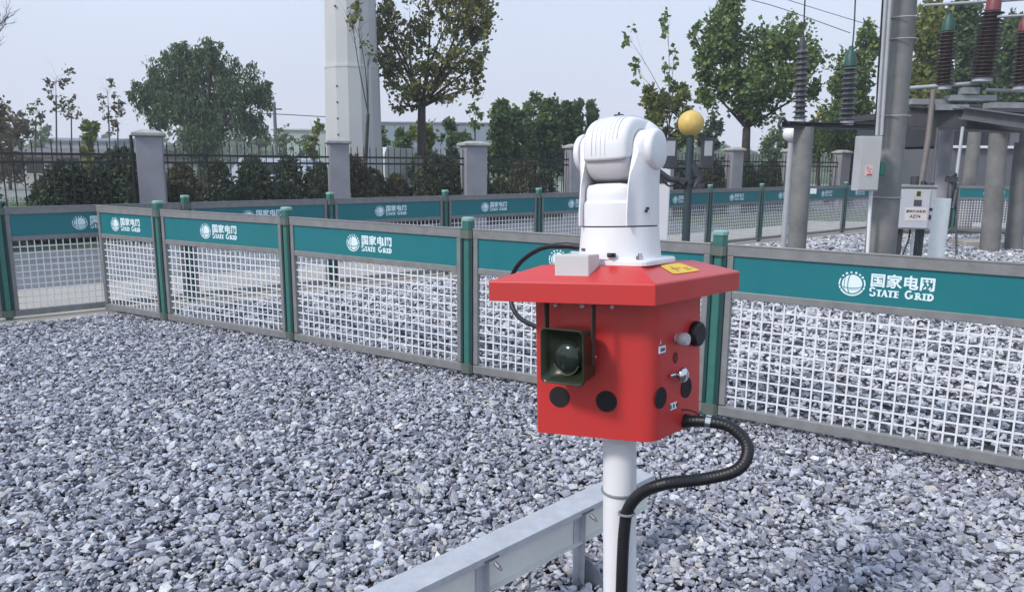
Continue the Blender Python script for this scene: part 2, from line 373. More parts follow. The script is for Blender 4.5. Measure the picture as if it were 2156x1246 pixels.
    curve(gx+.022, base+Hc*.5, .018, .0235, 50, 330, .0115, 18); st([(gx+.040, base+.006), (gx+.040, base+Hc*.45)], .010); st([(gx+.027, base+Hc*.45), (gx+.048, base+Hc*.45)], .006)
    vert(gx+.066, hs_); curve(gx+.070, base+hs_*.73, .014, .0105, 90, -90, .008); st([(gx+.074, base+hs_*.5), (gx+.094, base+.003)], .0115)
    vert(gx+.110, hs_)
    vert(gx+.134, hs_); curve(gx+.136, base+hs_*.5, .022, .0195, 88, -88, .0115, 14)
    return m
ART = None
ZT, ZB = 1.110, 0.062
def panel(length, loc, ang, parent, lead=True, cols=None, cells=True):
    """one railing panel between two posts: frame > wire_mesh, sign_board, lettering"""
    global ART
    x0, x1 = 0.050, length-0.050
    m = MB()
    m.box(((x0+x1)/2, 0, ZT-.032), (x1-x0, .045, .064)); m.box(((x0+x1)/2, 0, ZB+.030), (x1-x0, .045, .060))
    for xx in (x0+.0195, x1-.0195): m.box((xx, 0, (ZT+ZB)/2), (.039, .041, ZT-ZB-.13))
    m.box(((x0+x1)/2, 0, 0.815), (x1-x0-.080, .036, .044))
    m.box(((x0+x1)/2, -.020, ZT+.002), (x1-x0, .012, .012))
    fr = m.build('panel', RAILG, parent, bevel=.004); fr.location = loc; fr.rotation_euler = (0, 0, ang)
    s = MB(); s.box(((x0+x1)/2, -.004, .9405), (x1-x0-.080, .012, .207)); s.build('sign_board', TEAL, fr)
    wr = MB(); ia, ib = x0+.039, x1-.039; n = max(3, round((ib-ia)/.061)); zc = (.122, .793); k = 11
    for i in range(1, n): wr.box((ia+(ib-ia)*i/n, -.003, (zc[0]+zc[1])/2), (.0094, .005, zc[1]-zc[0]))
    for j in range(1, k): wr.box(((ia+ib)/2, .0005, zc[0]+(zc[1]-zc[0])*j/k), (ib-ia, .005, .0094))
    wr.build('wire_mesh', WIRE, fr, recalc=False)
    if ART is None:
        ART = sign_art().mesh('lettering'); ART.materials.append(SIGNW); ART.materials.append(TEAL)
        bm = bmesh.new(); bm.from_mesh(ART); bmesh.ops.recalc_face_normals(bm, faces=bm.faces); bm.to_mesh(ART); bm.free()
    if length > 0.9:
        a = bpy.data.objects.new('lettering', ART); COL.objects.link(a); a.parent = fr; a.location = (length/2+.042, -.0105, .9405); a.scale = (.82, 1, .82)
    return fr
def oct_poly(r, k=.62):
    return [(r, -r*k), (r, r*k), (r*k, r), (-r*k, r), (-r, r*k), (-r, -r*k), (-r*k, -r), (r*k, -r)]
def post_parts():
    m = MB(); m.prism(oct_poly(.030), 0.0, 1.1025); m.prism(oct_poly(.038), 1.1032, 1.168); p = m.mesh('post'); p.materials.append(POSTG)
    chs = []
    for sx_ in (-1, 1):
        m = MB(); m.b2((sx_*.0305, -.030, .13), (sx_*.0495, .030, 1.045)); m.b2((sx_*.0305, -.012, .131), (sx_*.0502, .012, 1.044)) if False else None
        sm_ = m.mesh('side_channel'); sm_.materials.append(SEAM); chs.append(('side_channel', sm_))
    cls = []
    for z0, z1 in ((1.046, 1.1028), (.060, .126)):
        m = MB(); m.prism(oct_poly(.0475), z0, z1); cl = m.mesh('collar'); cl.materials.append(M('grey green collar', (0.13, 0.15, 0.13), .5)); cls.append(('collar', cl))
    m = MB(); o = oct_poly(.0415)
    m.loft([[Vector((x, y, 1.1681)) for x, y in o], [Vector((x, y, 1.186)) for x, y in o], [Vector((x*.80, y*.80, 1.194)) for x, y in o]], smooth=False)
    cp = m.mesh('post_cap'); cp.materials.append(CAPG)
    m = MB(); m.prism([(-.075, -.075), (.075, -.075), (.075, .075), (-.075, .075)], -.02, .014); ft = m.mesh('base_plate'); ft.materials.append(SEAM)
    return [('post', p)]+chs+cls+[('post_cap', cp), ('base_plate', ft)]
PP = post_parts()
def post(loc, ang, parent):
    root = None
    for i, (n, me) in enumerate(PP):
        o = bpy.data.objects.new(n, me); COL.objects.link(o)
        if i == 0: root = o; o.parent = parent; o.location = loc; o.rotation_euler = (0, 0, ang)
        else: o.parent = root
def railing(pts, label, first_post=True, mult=None):
    base = Vector((*pts[0], 0)); r = empty('railing', base, label, 'railing')
    for i, (p, q) in enumerate(zip(pts[:-1], pts[1:])):
        a = Vector((*p, 0)); b = Vector((*q, 0)); d = b-a; ang = math.atan2(d.y, d.x)
        if i > 0 or first_post: post(a-base, ang, r)
        panel(d.length, a-base, ang, r)
    post(Vector((*pts[-1], 0))-base, ang, r); return r
railing(A_PTS, 'foreground railing of teal sign panels and white wire mesh passing behind the red cabinet', first_post=False)
ts = [-2, -1, 0, 1, 2, 3, 4, 4.5, 5.5, 6.5, 7.5, 8.5, 9.3]
railing([tuple(Bp(t).xy) for t in ts], 'farther railing of teal sign panels on the beige path beyond the foreground railing')
Cs = [tuple(Bp(9.3).xy + Vector((.15, 0.05)))] + [(Bp(9.3).x + .15 + 1.69*k, Bp(9.3).y - 0.22*k) for k in range(1, 6)]
railing(Cs, 'short distant railing of teal sign panels behind the switchgear columns at the right edge', first_post=False)

# ------------------------------------------------------------------ the red inspection station
RB = Euler((-0.068, -0.025, -0.358), 'XYZ')
Rm = (Matrix.Rotation(-0.068, 3, 'X') @ Matrix.Rotation(-0.025, 3, 'Y') @ Matrix.Rotation(-0.358, 3, 'Z'))
ROOF = Vector((0.272, 1.85, 1.303)); LZ = ROOF.z/(Rm @ Vector((0, 0, 1))).z
st = empty('inspection_station', ROOF - Rm @ Vector((0, 0, LZ)), 'white swivelling camera on a red cabinet with olive horn speaker, on a white pole', 'camera station')
st.rotation_euler = Rm.to_euler('XYZ')
Minv = (Matrix.Translation(ROOF - Rm @ Vector((0, 0, LZ))) @ Rm.to_4x4()).inverted()
def loc(px, py, Y): return Minv @ P(px, py, Y)                # world point expressed in the station's own frame
RW, RDp, SK, FH, BH, OW, OD = .2015, .195, .4, .048, .343, .054, .085
def par(u, v, w_=RW, d_=RDp): return (u*w_ + SK*v*d_, v*d_)      # plan of the cabinet: a skewed four-sided outline
TOPZ = LZ
# pole
m = MB(); m.cyl((0, 0, .02), (0, 0, LZ-FH-BH), .0435, n=40); m.lathe([(.0435, LZ-FH-BH-.035), (.052, LZ-FH-BH-.012), (.075, LZ-FH-BH-.0015)], n=40)
m.build('pole', WHITE, st, recalc=False)
m = MB(); m.b2((-.15, -.15, .0), (.15, .15, .018))
for a in (-.12, .12):
    for b in (-.12, .12): m.cyl((a, b, .018), (a, b, .034), .012, n=6, smooth=False)
m.build('base_plate', GALV, st, bevel=.003)
m = MB(); zt = LZ-FH-BH-.168
m.tube([Vector((.0455*math.cos(t), .0455*math.sin(t), zt+.004*math.sin(t))) for t in np.linspace(0, 2*PI, 33)], .0035, 8)
m.build('cable_tie', M('grey cable tie', (.22, .22, .25), .5), st)
# cabinet body: rounded corners
def rounded(poly, rad, n=6):
    out = []
    N = len(poly)
    for i in range(N):
        p, a, b = Vector(poly[i]), Vector(poly[i-1]), Vector(poly[(i+1) % N])
        u, v = (a-p).normalized(), (b-p).normalized()
        r_ = rad[i] if hasattr(rad, '__len__') else rad
        p0, p1 = p+u*r_, p+v*r_
        for k in range(n+1):
            t = k/n; out.append(tuple((1-t)**2*p0 + 2*t*(1-t)*p + t*t*p1))
    return out
bw, bd = RW-OW, RDp-OD
cor = [par(-1, -1, bw, bd), par(1, -1, bw, bd), par(1, 1, bw, bd), par(-1, 1, bw, bd)]
body = rounded(cor, [.010, .034, .012, .012])
m = MB(); zb, zt2 = LZ-FH-BH, LZ-.004
ring = lambda z, s=1.0: [Vector((x*s, y*s, z)) for x, y in body]
m.loft([ring(zb), ring(zb+.0001), ring(zt2)], smooth=True)
cab = m.build('cabinet', RED, st)
cab.modifiers.new('es', 'EDGE_SPLIT').split_angle = math.radians(35)
# roof: fascia and shallow hipped top
rc = [par(-1, -1), par(1, -1), par(1, 1), par(-1, 1)]
m = MB(); tp = [(x*.60, y*.60) for x, y in rc]
rr_ = lambda P_, z: [Vector((x, y, z)) for x, y in P_]
m.loft([rr_(rc, LZ-FH), rr_(rc, LZ), rr_(tp, LZ+.034)], smooth=False)
roof = m.build('roof', RED, st, bevel=.0035, segs=3)
# face helpers: point on the front or right face of the cabinet, s along it 0..1, z height, o outwards
def face(which, s, z, o=0.0):
    a, b = (Vector(cor[0]), Vector(cor[1])) if which == 'front' else (Vector(cor[1]), Vector(cor[2]))
    d = (b-a); nrm = Vector((d.y, -d.x)).normalized(); q = a+d*s+nrm*o
    return Vector((q.x, q.y, z))
def fframe(which):
    a, b = (Vector(cor[0]), Vector(cor[1])) if which == 'front' else (Vector(cor[1]), Vector(cor[2]))
    d = (b-a).normalized(); n_ = Vector((d.y, -d.x))
    return Matrix(((d.x, 0, n_.x), (d.y, 0, n_.y), (0, 1, 0)))           # local x along the face, y up, z outwards
FR, RR = fframe('front'), fframe('right')
def disc(which, s, z, r, t, mat, name, parent, n=32, ry=None):
    T = (FR if which == 'front' else RR).to_4x4(); c = face(which, s, z)
    m = MB(); ry = ry or r
    poly = [(r*math.cos(2*PI*i/n), ry*math.sin(2*PI*i/n)) for i in range(n)]
    TT = Matrix.Translation(c) @ T
    m.prism(poly, 0.0006, t, TT); return m.build(name, mat, parent)
hz = LZ-FH-BH
for s in (.215, .62): disc('front', s, hz+.098-.006*s, .0262, .0022, HOLE, 'vent_hole', cab)
disc('right', .15, hz+.104, .0262, .0022, HOLE, 'vent_hole', cab); disc('right', .67, hz+.106, .0262, .0022, HOLE, 'vent_hole', cab)
disc('right', .44, hz+.192, .010, .002, M('dark recessed screw', (.10, .01, .015), .5), 'screw_hole', cab, ry=.014)
# right face fittings
def plate(which, s, z, wd, h, t, mat, name, parent, o=0.0006):
    T = Matrix.Translation(face(which, s, z)) @ (FR if which == 'front' else RR).to_4x4(); m = MB()
    m.prism([(-wd/2, -h/2), (wd/2, -h/2), (wd/2, h/2), (-wd/2, h/2)], o, o+t, T); return m.build(name, mat, parent)
for s, z in ((.17, hz+.222), (.40, hz+.072)):
    lb = plate('right', s, z, .030, .017, .0015, SIGNW, 'port_label', cab)
plate('right', .17, hz+.222, .018, .008, .0012, M('grey print', (.15, .13, .15), .5), 'port_print', cab, o=.0024)
for k in (-1, 0, 1): plate('right', .40+.06*k, hz+.072, .004, .010, .0012, INK, 'port_print', cab, o=.0024)
T = Matrix.Translation(face('right', .14, hz+.240)) @ RR.to_4x4(); m = MB(); m.prism([(-.003, -.004), (.003, -.004), (0, .009)], .0006, .0016, T); m.build('drip_mark', PINK, cab)
# black round socket cap with clear lamp in front of it
T = Matrix.Translation(face('right', .84, hz+.240)) @ RR.to_4x4()
m = MB(); m.lathe([(.032, .001), (.033, .008), (.031, .016), (.026, .019)], T=T, n=36); m.build('round_socket', BLACK, cab)
T = Matrix.Translation(face('right', .45, hz+.240)) @ RR.to_4x4()
m = MB(); m.lathe([(.011, .001), (.011, .010), (.016, .012), (.0165, .028), (.013, .034)], T=T, n=20); m.build('clear_lamp', M('frosted clear plastic', (.62, .58, .62), .15), cab)
# lock handle
T = Matrix.Translation(face('right', .46, hz+.150)) @ RR.to_4x4()
m = MB(); m.lathe([(.008, .001), (.008, .012), (.018, .015), (.020, .022), (.014, .028), (.004, .030)], T=T, n=28)
m.cyl(T @ Vector((-.040, .003, .006)), T @ Vector((-.012, .003, .010)), .004, n=12); m.build('lock', CHROME, cab)
# bolts under the roof edge on the front, bracket straps, vertical seam
for s in (.19, .42, .67):
    T = Matrix.Translation(face('front', s, LZ-FH-.016)) @ FR.to_4x4(); m = MB()
    m.lathe([(.0055, .0006), (.0055, .007), (.002, .010)], T=T, n=12); m.build('bolt', WHITE, cab)
# olive horn speaker on a hanging bracket
hc = face('front', .385, hz+.216, .022)
TH = Matrix.Translation(hc) @ FR.to_4x4() @ Matrix.Rotation(-.24, 4, 'Y')
def rrect(w_, h_, r_, n=5):
    return rounded([(-w_/2, -h_/2), (w_/2, -h_/2), (w_/2, h_/2), (-w_/2, h_/2)], r_, n)
m = MB()
rings = []
for (ww, hh, rr2, zz) in ((.070, .080, .020, -.012), (.104, .118, .018, .0), (.110, .126, .016, .050), (.117, .132, .016, .064), (.117, .132, .014, .070), (.113, .128, .014, .0705), (.106, .121, .013, .068), (.098, .110, .016, .052), (.080, .090, .030, .040), (.050, .055, .022, .035)):
    rings.append([TH @ Vector((x, y, zz)) for x, y in rrect(ww, hh, rr2)])
m.loft(rings, smooth=True)
horn = m.build('horn_speaker', OLIVE, st); horn.modifiers.new('es', 'EDGE_SPLIT').split_angle = math.radians(40)
m = MB(); rings = []
m.lathe([(.040, .034), (.041, .040), (.039, .050), (.033, .058), (.022, .0635), (.008, .066)], T=TH @ Matrix.Translation((.004, -.004, 0)), n=32)
m.build('horn_dome', M('glossy dark dome', (.016, .022, .018), .12), horn)
m = MB()
pth = [TH @ Vector((.004+.036*math.cos(t), -.004+.041*math.sin(t), .056)) for t in np.linspace(-2.7, -.4, 12)]
m.tube(pth, .0012, 6); m.build('dome_rim', M('pale olive rim', (.10, .12, .08), .3), horn)
for sx_ in (-1, 1):
    m = MB(); m.b2((sx_*.0655, -.02, .022), (sx_*.062, .122, .040))
    for i in range(len(m.v)): m.v[i] = tuple(TH @ Vector(m.v[i]))
    m.build('bracket', M('dark olive steel', (.03, .03, .025), .4), horn)
m = MB(); m.cyl(TH @ Vector((.066, .0, .030)), TH @ Vector((.070, .0, .030)), .004, n=12); m.build('bracket_bolt', CHROME, horn)
# small white junction box on the roof
jb0 = (Matrix.Rotation(0.0, 3, 'Z'))
m = MB(); jc = Vector((-.076, -.134, LZ+.001))
bx_ = [(-.045, -.030), (.038, -.030), (.052, .020), (-.030, .032)]
m.loft([[jc+Vector((x, y, 0)) for x, y in bx_], [jc+Vector((x, y, .058)) for x, y in bx_], [jc+Vector((x*.98, y*.98, .061)) for x, y in bx_]], smooth=False)
m.build('junction_box', OFFW, st, bevel=.002)
# yellow warning label lying on the right roof slope
def on_slope(u, v, o):     # u along the right edge (-1..1), v 0 at the eave, 1 at the top
    a = Vector(par(1, u)); b = Vector(par(.60, u*.60)); q = a.lerp(b, v)
    e1 = Vector((*par(1, 1), LZ))-Vector((*par(1, -1), LZ)); e2 = Vector((*par(.6, 0), LZ+.034))-Vector((*par(1, 0), LZ))
    n_ = e1.cross(e2).normalized(); n_ = n_ if n_.z > 0 else -n_
    return Vector((q.x, q.y, LZ+.034*v))+n_*o
def slope_patch(u0, u1, v0, v1, o0, o1, mat, name, rad=.15):
    m = MB(); c2 = rounded([(u0, v0), (u1, v0), (u1, v1), (u0, v1)], min(u1-u0, v1-v0)*rad, 4)
    m.loft([[on_slope(u, v, o0) for u, v in c2], [on_slope(u, v, o1) for u, v in c2]], smooth=False); return m.build(name, mat, roof)
slope_patch(-.42, .30, .34, .90, .0008, .0016, YEL, 'warning_label')
for (a, b, c_, d_) in ((-.22, -.18, .48, .76), (-.28, -.02, .60, .64), (.02, .16, .46, .50), (.02, .16, .56, .60)): slope_patch(a, b, c_, d_, .0018, .0024, M('brown print', (.45, .25, .03), .5), 'label_print')

# pan and tilt camera head: own frame, z measured from the roof top
CAMZ = LZ+.034
pt = bpy.data.objects.new('pan_tilt_camera', None)
yaw = -0.25
Tz = Matrix.Translation((0.0, 0.0, CAMZ)) @ Matrix.Rotation(yaw, 4, 'Z')
def X(m):   # bring the builder's vertices from camera-head frame to the station frame
    for i in range(len(m.v)):
        x, y, z = m.v[i]; z = z if z < .0938 else .0938+(z-.0938)*.935
        m.v[i] = tuple(Tz @ Vector((x, y, z)))
    return m
m = MB()
fl = rounded([(-.118, -.100), (.118, -.100), (.118, .100), (-.118, .100)], .035, 5)
m.loft([[Vector((x, y, .0005)) for x, y in fl], [Vector((x, y, .010)) for x, y in fl], [Vector((x*.97, y*.97, .014)) for x, y in fl]], smooth=False)
base = X(m).build('camera_base', PTZW, st, bevel=.002)
m = MB(); m.lathe([(.103, .014), (.1015, .030), (.098, .070), (.0968, .0905)], n=64); X(m).build('base_drum', PTZW, base)
m = MB(); m.lathe([(.0935, .0906), (.0935, .0934)], n=48); X(m).build('seam_ring', BLACK, base)
for sx_, yy in ((.095, -.085), (-.095, -.085)):
    m = MB(); m.cyl((sx_, yy, .014), (sx_, yy, .024), .009, n=6, smooth=False); m.cyl((sx_, yy, .0241), (sx_, yy, .030), .005, n=10); X(m).build('anchor_bolt', CHROME, base)
m = MB(); m.b2((.020, -.1065, .020), (.040, -.100, .030)); m.cyl((.026, -.112, .025), (.034, -.110, .025), .0035, n=8); X(m).build('base_latch', BLACK, base)
for k in range(3): 
    m = MB(); t = math.radians(232+k*4); m.box((.1016*math.cos(t), .1016*math.sin(t), .036), (.004, .003, .007), Matrix.Rotation(t, 3, 'Z')); X(m).build('port_mark', M('grey print', (.15, .13, .15), .5), base)
# rotating body with the two yoke arms, one continuous casing
m = MB(); Rb = .0965
m.lathe([(Rb, .0938), (Rb, .130), (Rb-.001, .152), (.088, .160), (.060, .163)], n=64)
# front apron rising between the arms, slightly recessed, rounded top
rings = []
for zz, sc, in ((.120, .93), (.175, .925), (.190, .90), (.199, .84), (.203, .70)):
    ring_ = []
    for t in np.linspace(-PI, PI, 41)[:-1]:
        x, y = Rb*sc*math.cos(t), Rb*sc*math.sin(t)
        ring_.append(Vector((max(-.060, min(.060, x)), y, zz)))
    rings.append(ring_)
m.loft(rings, smooth=True)
yoke = X(m).build('rotating_body', PTZW, st, recalc=True); yoke.modifiers.new('es', 'EDGE_SPLIT').split_angle = math.radians(42)
def arm(sx_):
    m = MB(); rings = []; zs = [.0945, .125, .150, .175, .200, .225, .250, .275]
    zs += [.292+.046*math.sin(a) for a in np.linspace(0, 1.50, 9)]
    for zz in zs:
        if zz <= .20: d = .0925-max(0, zz-.125)*.12
        elif zz < .285: d = .083-(zz-.200)*.32
        else: d = .0565*math.sqrt(max(.002, 1-((zz-.285)/.0545)**2)); d = min(d, .0563)
        ro = Rb*(1.0 if zz < .2 else 1.0+.03*min(1, (zz-.2)/.06))
        if zz > .31: ro = Rb*1.03-.018*((zz-.31)/.028)**2
        xi = .0625; ring_ = [Vector((sx_*xi, -d, zz)), Vector((sx_*xi, d, zz))]
        for t in np.linspace(1, -1, 11):
            y = d*t; xo = math.sqrt(max(ro*ro-(y*.95)**2, .0))
            xo = max(xo, xi+.004); xo = xi + (xo-xi)*(1-.25*abs(t)**6)
            ring_.append(Vector((sx_*xo, y, zz)))
        rings.append(ring_)
    m.loft(rings, smooth=True); o = X(m).build('yoke_arm', PTZW, st)
    o.modifiers.new('es', 'EDGE_SPLIT').split_angle = math.radians(50)
    T2 = Matrix.Rotation(sx_*PI/2, 4, 'Y'); T3 = Matrix.Translation((sx_*.090, 0, .288)) @ T2
    m = MB(); m.lathe([(.053, .0), (.0525, .009), (.050, .0145), (.044, .0175), (.015, .0185)], T=T3, n=40); X(m).build('pivot_cap', PTZW, o)
    return o
arm(1); arm(-1)
# tilting head between the arms with its ribbed hood
BK = 1.85
def superarc(w_, Ry, Rz, a0, a1, cy, cz, na=26, nx=17, p=3.2, shell=0.0):
    rings = []
    for a in np.linspace(a0, a1, na):
        ring_ = []
        for u in np.linspace(-1, 1, nx):
            uu = math.copysign(abs(u)**.7, u); k = (1-abs(uu)**p)**(1/p)
            k = .62+.38*k
            ca, sa = math.cos(a), math.sin(a)
            q = (abs(ca)**2.5+abs(sa)**2.5)**(-1/2.5)
            ring_.append(Vector((w_*uu, cy-(Ry if ca > 0 else Ry*BK)*k*q*ca, cz+Rz*k*q*sa)))
        rings.append(ring_)
    return rings
m = MB(); rg = superarc(.0605, .086, .084, -PI, PI, 0, .285, na=49)
m.loft(rg, close=False, cap=False, smooth=True)
for sgn, idx in ((-1, 0), (1, -1)): m.add([r[idx] for r in rg[:-1]], [tuple(range(len(rg)-1))])
head = X(m).build('camera_head', M('grey white casing', (0.66, 0.64, 0.66), 0.45, var=.03), st)
m = MB(); rg = superarc(.0625, .092, .092, -.28, PI*1.05, 0, .286, na=40)
m.loft(rg, close=False, cap=False, smooth=True)
hood = X(m).build('hood', PTZW, head, recalc=True); so2 = hood.modifiers.new('solid', 'SOLIDIFY'); so2.thickness = .005; so2.offset = -1
m = MB()
for k, xx in enumerate((-.030, -.018, -.006, .006, .016, .026, .036)):
    Kx = (1-(abs(xx)/.0612)**(3.2/.7))**(1/3.2); Kx = .62+.38*Kx
    pth = []
    for a in np.linspace(-.12 if k < 4 else .3, 2.2, 24):
        ca, sa = math.cos(a), math.sin(a); q = (abs(ca)**2.5+abs(sa)**2.5)**(-1/2.5)
        pth.append(Vector((xx+(.006*max(0, a-.9)), -(.0925 if ca > 0 else .0925*BK)*Kx*q*ca, .286+.0925*Kx*q*sa)))
    m.tube(pth, .0011, 6)
    X(m).build('hood_rib', PTZW, hood); m = MB()
m = MB(); rings = []
for a in np.linspace(.001, PI-.001, 18): rings.append([Vector((.012+.080*math.sin(a)*math.cos(t), .055+.082*math.sin(a)*math.sin(t), .301-.078*math.cos(a))) for t in np.linspace(0, 2*PI, 41)[:-1]])
m.loft(rings, smooth=True); X(m).build('rear_dome', PTZW, head)
m = MB(); m.b2((-.048, -.060, .201), (.050, .055, .2055)); X(m).build('tilt_gap_plate', BLACK, head)
m = MB(); m.b2((-.010, -.012, .376), (.010, .004, .384)); m.cyl((0, -.004, .384), (0, -.004, .390), .003, n=8); X(m).build('hood_screw', DARKG, head)
m = MB(); T4 = Matrix.Translation((.090, -.034, .135)); m.box((.090, -.036, .137), (.010, .006, .007)); m.box((.0905, -.040, .131), (.006, .005, .007)); X(m).build('chip_mark', INK, yoke)
# thin camera cable curving behind the roof into the cabinet back
pc = smooth_path([loc(1222, 520, 1.90), loc(1185, 517, 1.92), loc(1140, 523, 1.97), loc(1100, 548, 2.03), loc(1079, 580, 2.08), loc(1074, 615, 2.10), loc(1080, 648, 2.08), loc(1098, 672, 2.04), loc(1135, 690, 1.99)])
m = MB(); m.tube(pc, [.0085]*9+[.0068]*(len(pc)-9), 12); m.build('camera_cable', BLACK, st)
def locy(px, py, ly):          # where the sight line meets the plane at local y = ly in the station frame
    o_ = Minv @ Vector((0, 0, EYE)); d_ = (Minv @ (Vector((0, 0, EYE))+ray(px, py)))-o_; return o_+d_*((ly-o_.y)/d_.y)
# thick corrugated conduit looping from the cabinet to the pole
pth = smooth_path([loc(1405, 884, 1.83), loc(1440, 886, 1.80), loc(1485, 887, 1.77), loc(1535, 897, 1.745), loc(1570, 930, 1.72), loc(1571, 965, 1.70), loc(1545, 992, 1.69), loc(1480, 1008, 1.70), locy(1400, 1018, -.085), locy(1350, 1038, -.072), locy(1323, 1070, -.062), locy(1315, 1110, -.0595), locy(1311, 1170, -.0595), locy(1308, 1260, -.0595), locy(1306, 1400, -.0595), locy(1306, 1560, -.0595)], 14)
# resample evenly so that the corrugations are regular
res_ = [pth[0]]; acc = 0.0
for a, b in zip(pth[:-1], pth[1:]):
    d = (b-a).length; t = 0.0
    while acc + d - t >= .0022:
        t += .0022-acc; acc = 0.0; res_.append(a.lerp(b, min(1, t/d)))
    acc += d-t
rads = [(.0152 if (i//2) % 2 else .0147) for i in range(len(res_))]
m = MB(); m.tube(res_, rads, 16); cond = m.build('conduit', BLACK, st, recalc=False)
T = (res_[70]-res_[0])
m = MB(); m.tube([loc(1405, 884, 1.83), loc(1450, 886, 1.795)], .0185, 18); m.build('conduit_gland', BLACK, cond)
m = MB(); a_, b_ = loc(1486, 887, 1.77), loc(1497, 889, 1.765); m.cyl(a_, b_, .0180, n=20); m.box((a_+b_)/2+Vector((0, 0, -.021)), (.010, .010, .012)); m.build('hose_clamp', CHROME, cond)
m = MB(); q = res_[int(len(res_)*.0)]
zz = None
m.tube([locy(1319, 1080, -.060)+Vector((.019*math.cos(t), .019*math.sin(t), 0)) for t in np.linspace(0, 2*PI, 21)], .0035, 8); m.build('conduit_tie', M('grey cable tie', (.22, .22, .25), .5), cond)
m = MB(); m.tube(smooth_path([loc(1418, 872, 1.80), loc(1440, 862, 1.79), loc(1465, 868, 1.79), loc(1478, 880, 1.785)]), .0022, 6); m.build('earth_wire', BLACK, cab)

# ------------------------------------------------------------------ galvanised rail in the foreground
ZR = .36
f0, f1 = G(835, 1262, ZR), G(1377, 999, ZR); dR = (f1-f0); dR.z = 0; Ld = dR.length; dR.normalize(); nR = Vector((dR.y, -dR.x, 0))   # nR: towards lower right
if nR.y > 0: nR = -nR
rt = empty('cable_rail', Vector((f0.x, f0.y, 0)), 'long galvanised steel channel rail on short legs crossing the stones behind the white pole', 'rail')
ex = .9; a = -ex; b = Ld
WT = .105
def rb(m, s0, s1, n0, n1, z0, z1):
    vs = []
    for s_ in (s0, s1):
        for n_ in (n0, n1):
            for z_ in (z0, z1): vs.append(dR*s_+nR*n_+Vector((0, 0, z_)))
    m.add(vs, [(0, 1, 3, 2), (4, 6, 7, 5), (0, 4, 5, 1), (2, 3, 7, 6), (0, 2, 6, 4), (1, 5, 7, 3)]); return m
m = rb(MB(), a, b, -WT, .003, ZR-.004, ZR); rb(m, a, b, .0, .003, ZR-.024, ZR-.0041); rb(m, a, b, -WT, -WT+.003, ZR-.024, ZR-.0041)
m.build('top_flange', GALV, rt, bevel=.001)
m = rb(MB(), a, b, -.030, -.027, ZR-.135, ZR-.0042); rb(m, a, b, -.030, -.006, ZR-.139, ZR-.1352); m.build('web_plate', M('bounce lightened steel', (.74, .74, .71), .45, .12, var=.08, scale=3), rt)  # web colour lightened to stand in for light reflected off the stones
for px, py in ((1222, 1070), (1018, 1170)):
    q = G(px, py, ZR); s_ = (Vector((q.x, q.y, 0))-Vector((f0.x, f0.y, 0))).dot(dR)
    m = rb(MB(), s_-.016, s_+.016, -.0255, -.0225, .0, ZR-.006); rb(m, s_+.0162, s_+.019, -.0255, .003, .0, ZR-.026)
    lg = m.build('leg', GALV, rt)
    m = MB(); rb(m, s_-.06, s_+.10, -.03, .13, .03, .036); c0_ = dR*(s_+.021)
    pl = [(0.0, .037), (.125, .037), (.125, .085), (.085, .140), (.035, .165), (0, .150)]
    m.loft([[c0_+nR*(u-.02)+Vector((0, 0, v)) for u, v in pl], [c0_+dR*.005+nR*(u-.02)+Vector((0, 0, v)) for u, v in pl]], smooth=False)
    m.build('foot_bracket', M('grey steel bracket', (.20, .22, .26), .4, .5), lg)
    m = MB(); c_ = dR*(s_+.035)+nR*.008+Vector((0, 0, ZR-.030)); m.cyl(c_, c_+nR*.022+Vector((0, 0, -.008)), .0065, n=6, smooth=False); m.cyl(c_+nR*.022+Vector((0, 0, -.008)), c_+nR*.032+Vector((0, 0, -.012)), .004, n=8)
    rb(m, s_-.005, s_+.055, -.004, .008, ZR-.018, ZR-.013); m.build('clamp_bolt', M('dull bolt steel', (.16, .16, .18), .5, .5), lg)

# ------------------------------------------------------------------ boundary fence: pillars and iron pickets
pil = [(313, 277, 14.2, .52, .50), (711, 294, 16.7, .50, .56), (997, 300, 18.5, .62, .62), (1211, 306, 20.4, .5, .5), (1400, 309, 22.0, .5, .5), (1547, 312, 23.7, .48, .48), (1668, 315, 25.2, .5, .5), (1774, 318, 26.6, .48, .48)]
bf = empty('boundary_fence', Vector((P(313, 277, 14.2).x, 14.2, 0)), 'boundary fence of mauve grey plastered pillars and black iron pickets', 'fence')
o0 = Vector(bf.location); fa = math.atan2(.57, .82); pos = []
for px, py, Y, w1, w2 in pil:
    q = P(px, py, Y); pos.append(q)
    R = Matrix.Rotation(fa*0.6, 4, 'Z'); c = Vector((q.x, q.y, 0))-o0
    T = Matrix.Translation(c) @ R; zt = q.z-.10
    m = MB(); h = w1/2*.86; m.prism([(-h, -h), (h, -h), (h, h), (-h, h)], 0, zt, T); p = m.build('pillar', PLASTER, bf, bevel=.012)
    m = MB(); k = w1/2*1.02; sq = lambda r, z: [T @ Vector((x*r, y*r, z)) for x, y in ((-1, -1), (1, -1), (1, 1), (-1, 1))]
    m.loft([sq(k*.93, zt), sq(k*1.05, zt+.02), sq(k*1.05, zt+.07), sq(k*.45, zt+.13)], smooth=False); m.build('pillar_cap', PCAP, p, bevel=.006)
pos = [P(-330, 262, 11.2)] + pos + [P(1900, 320, 28.4)]
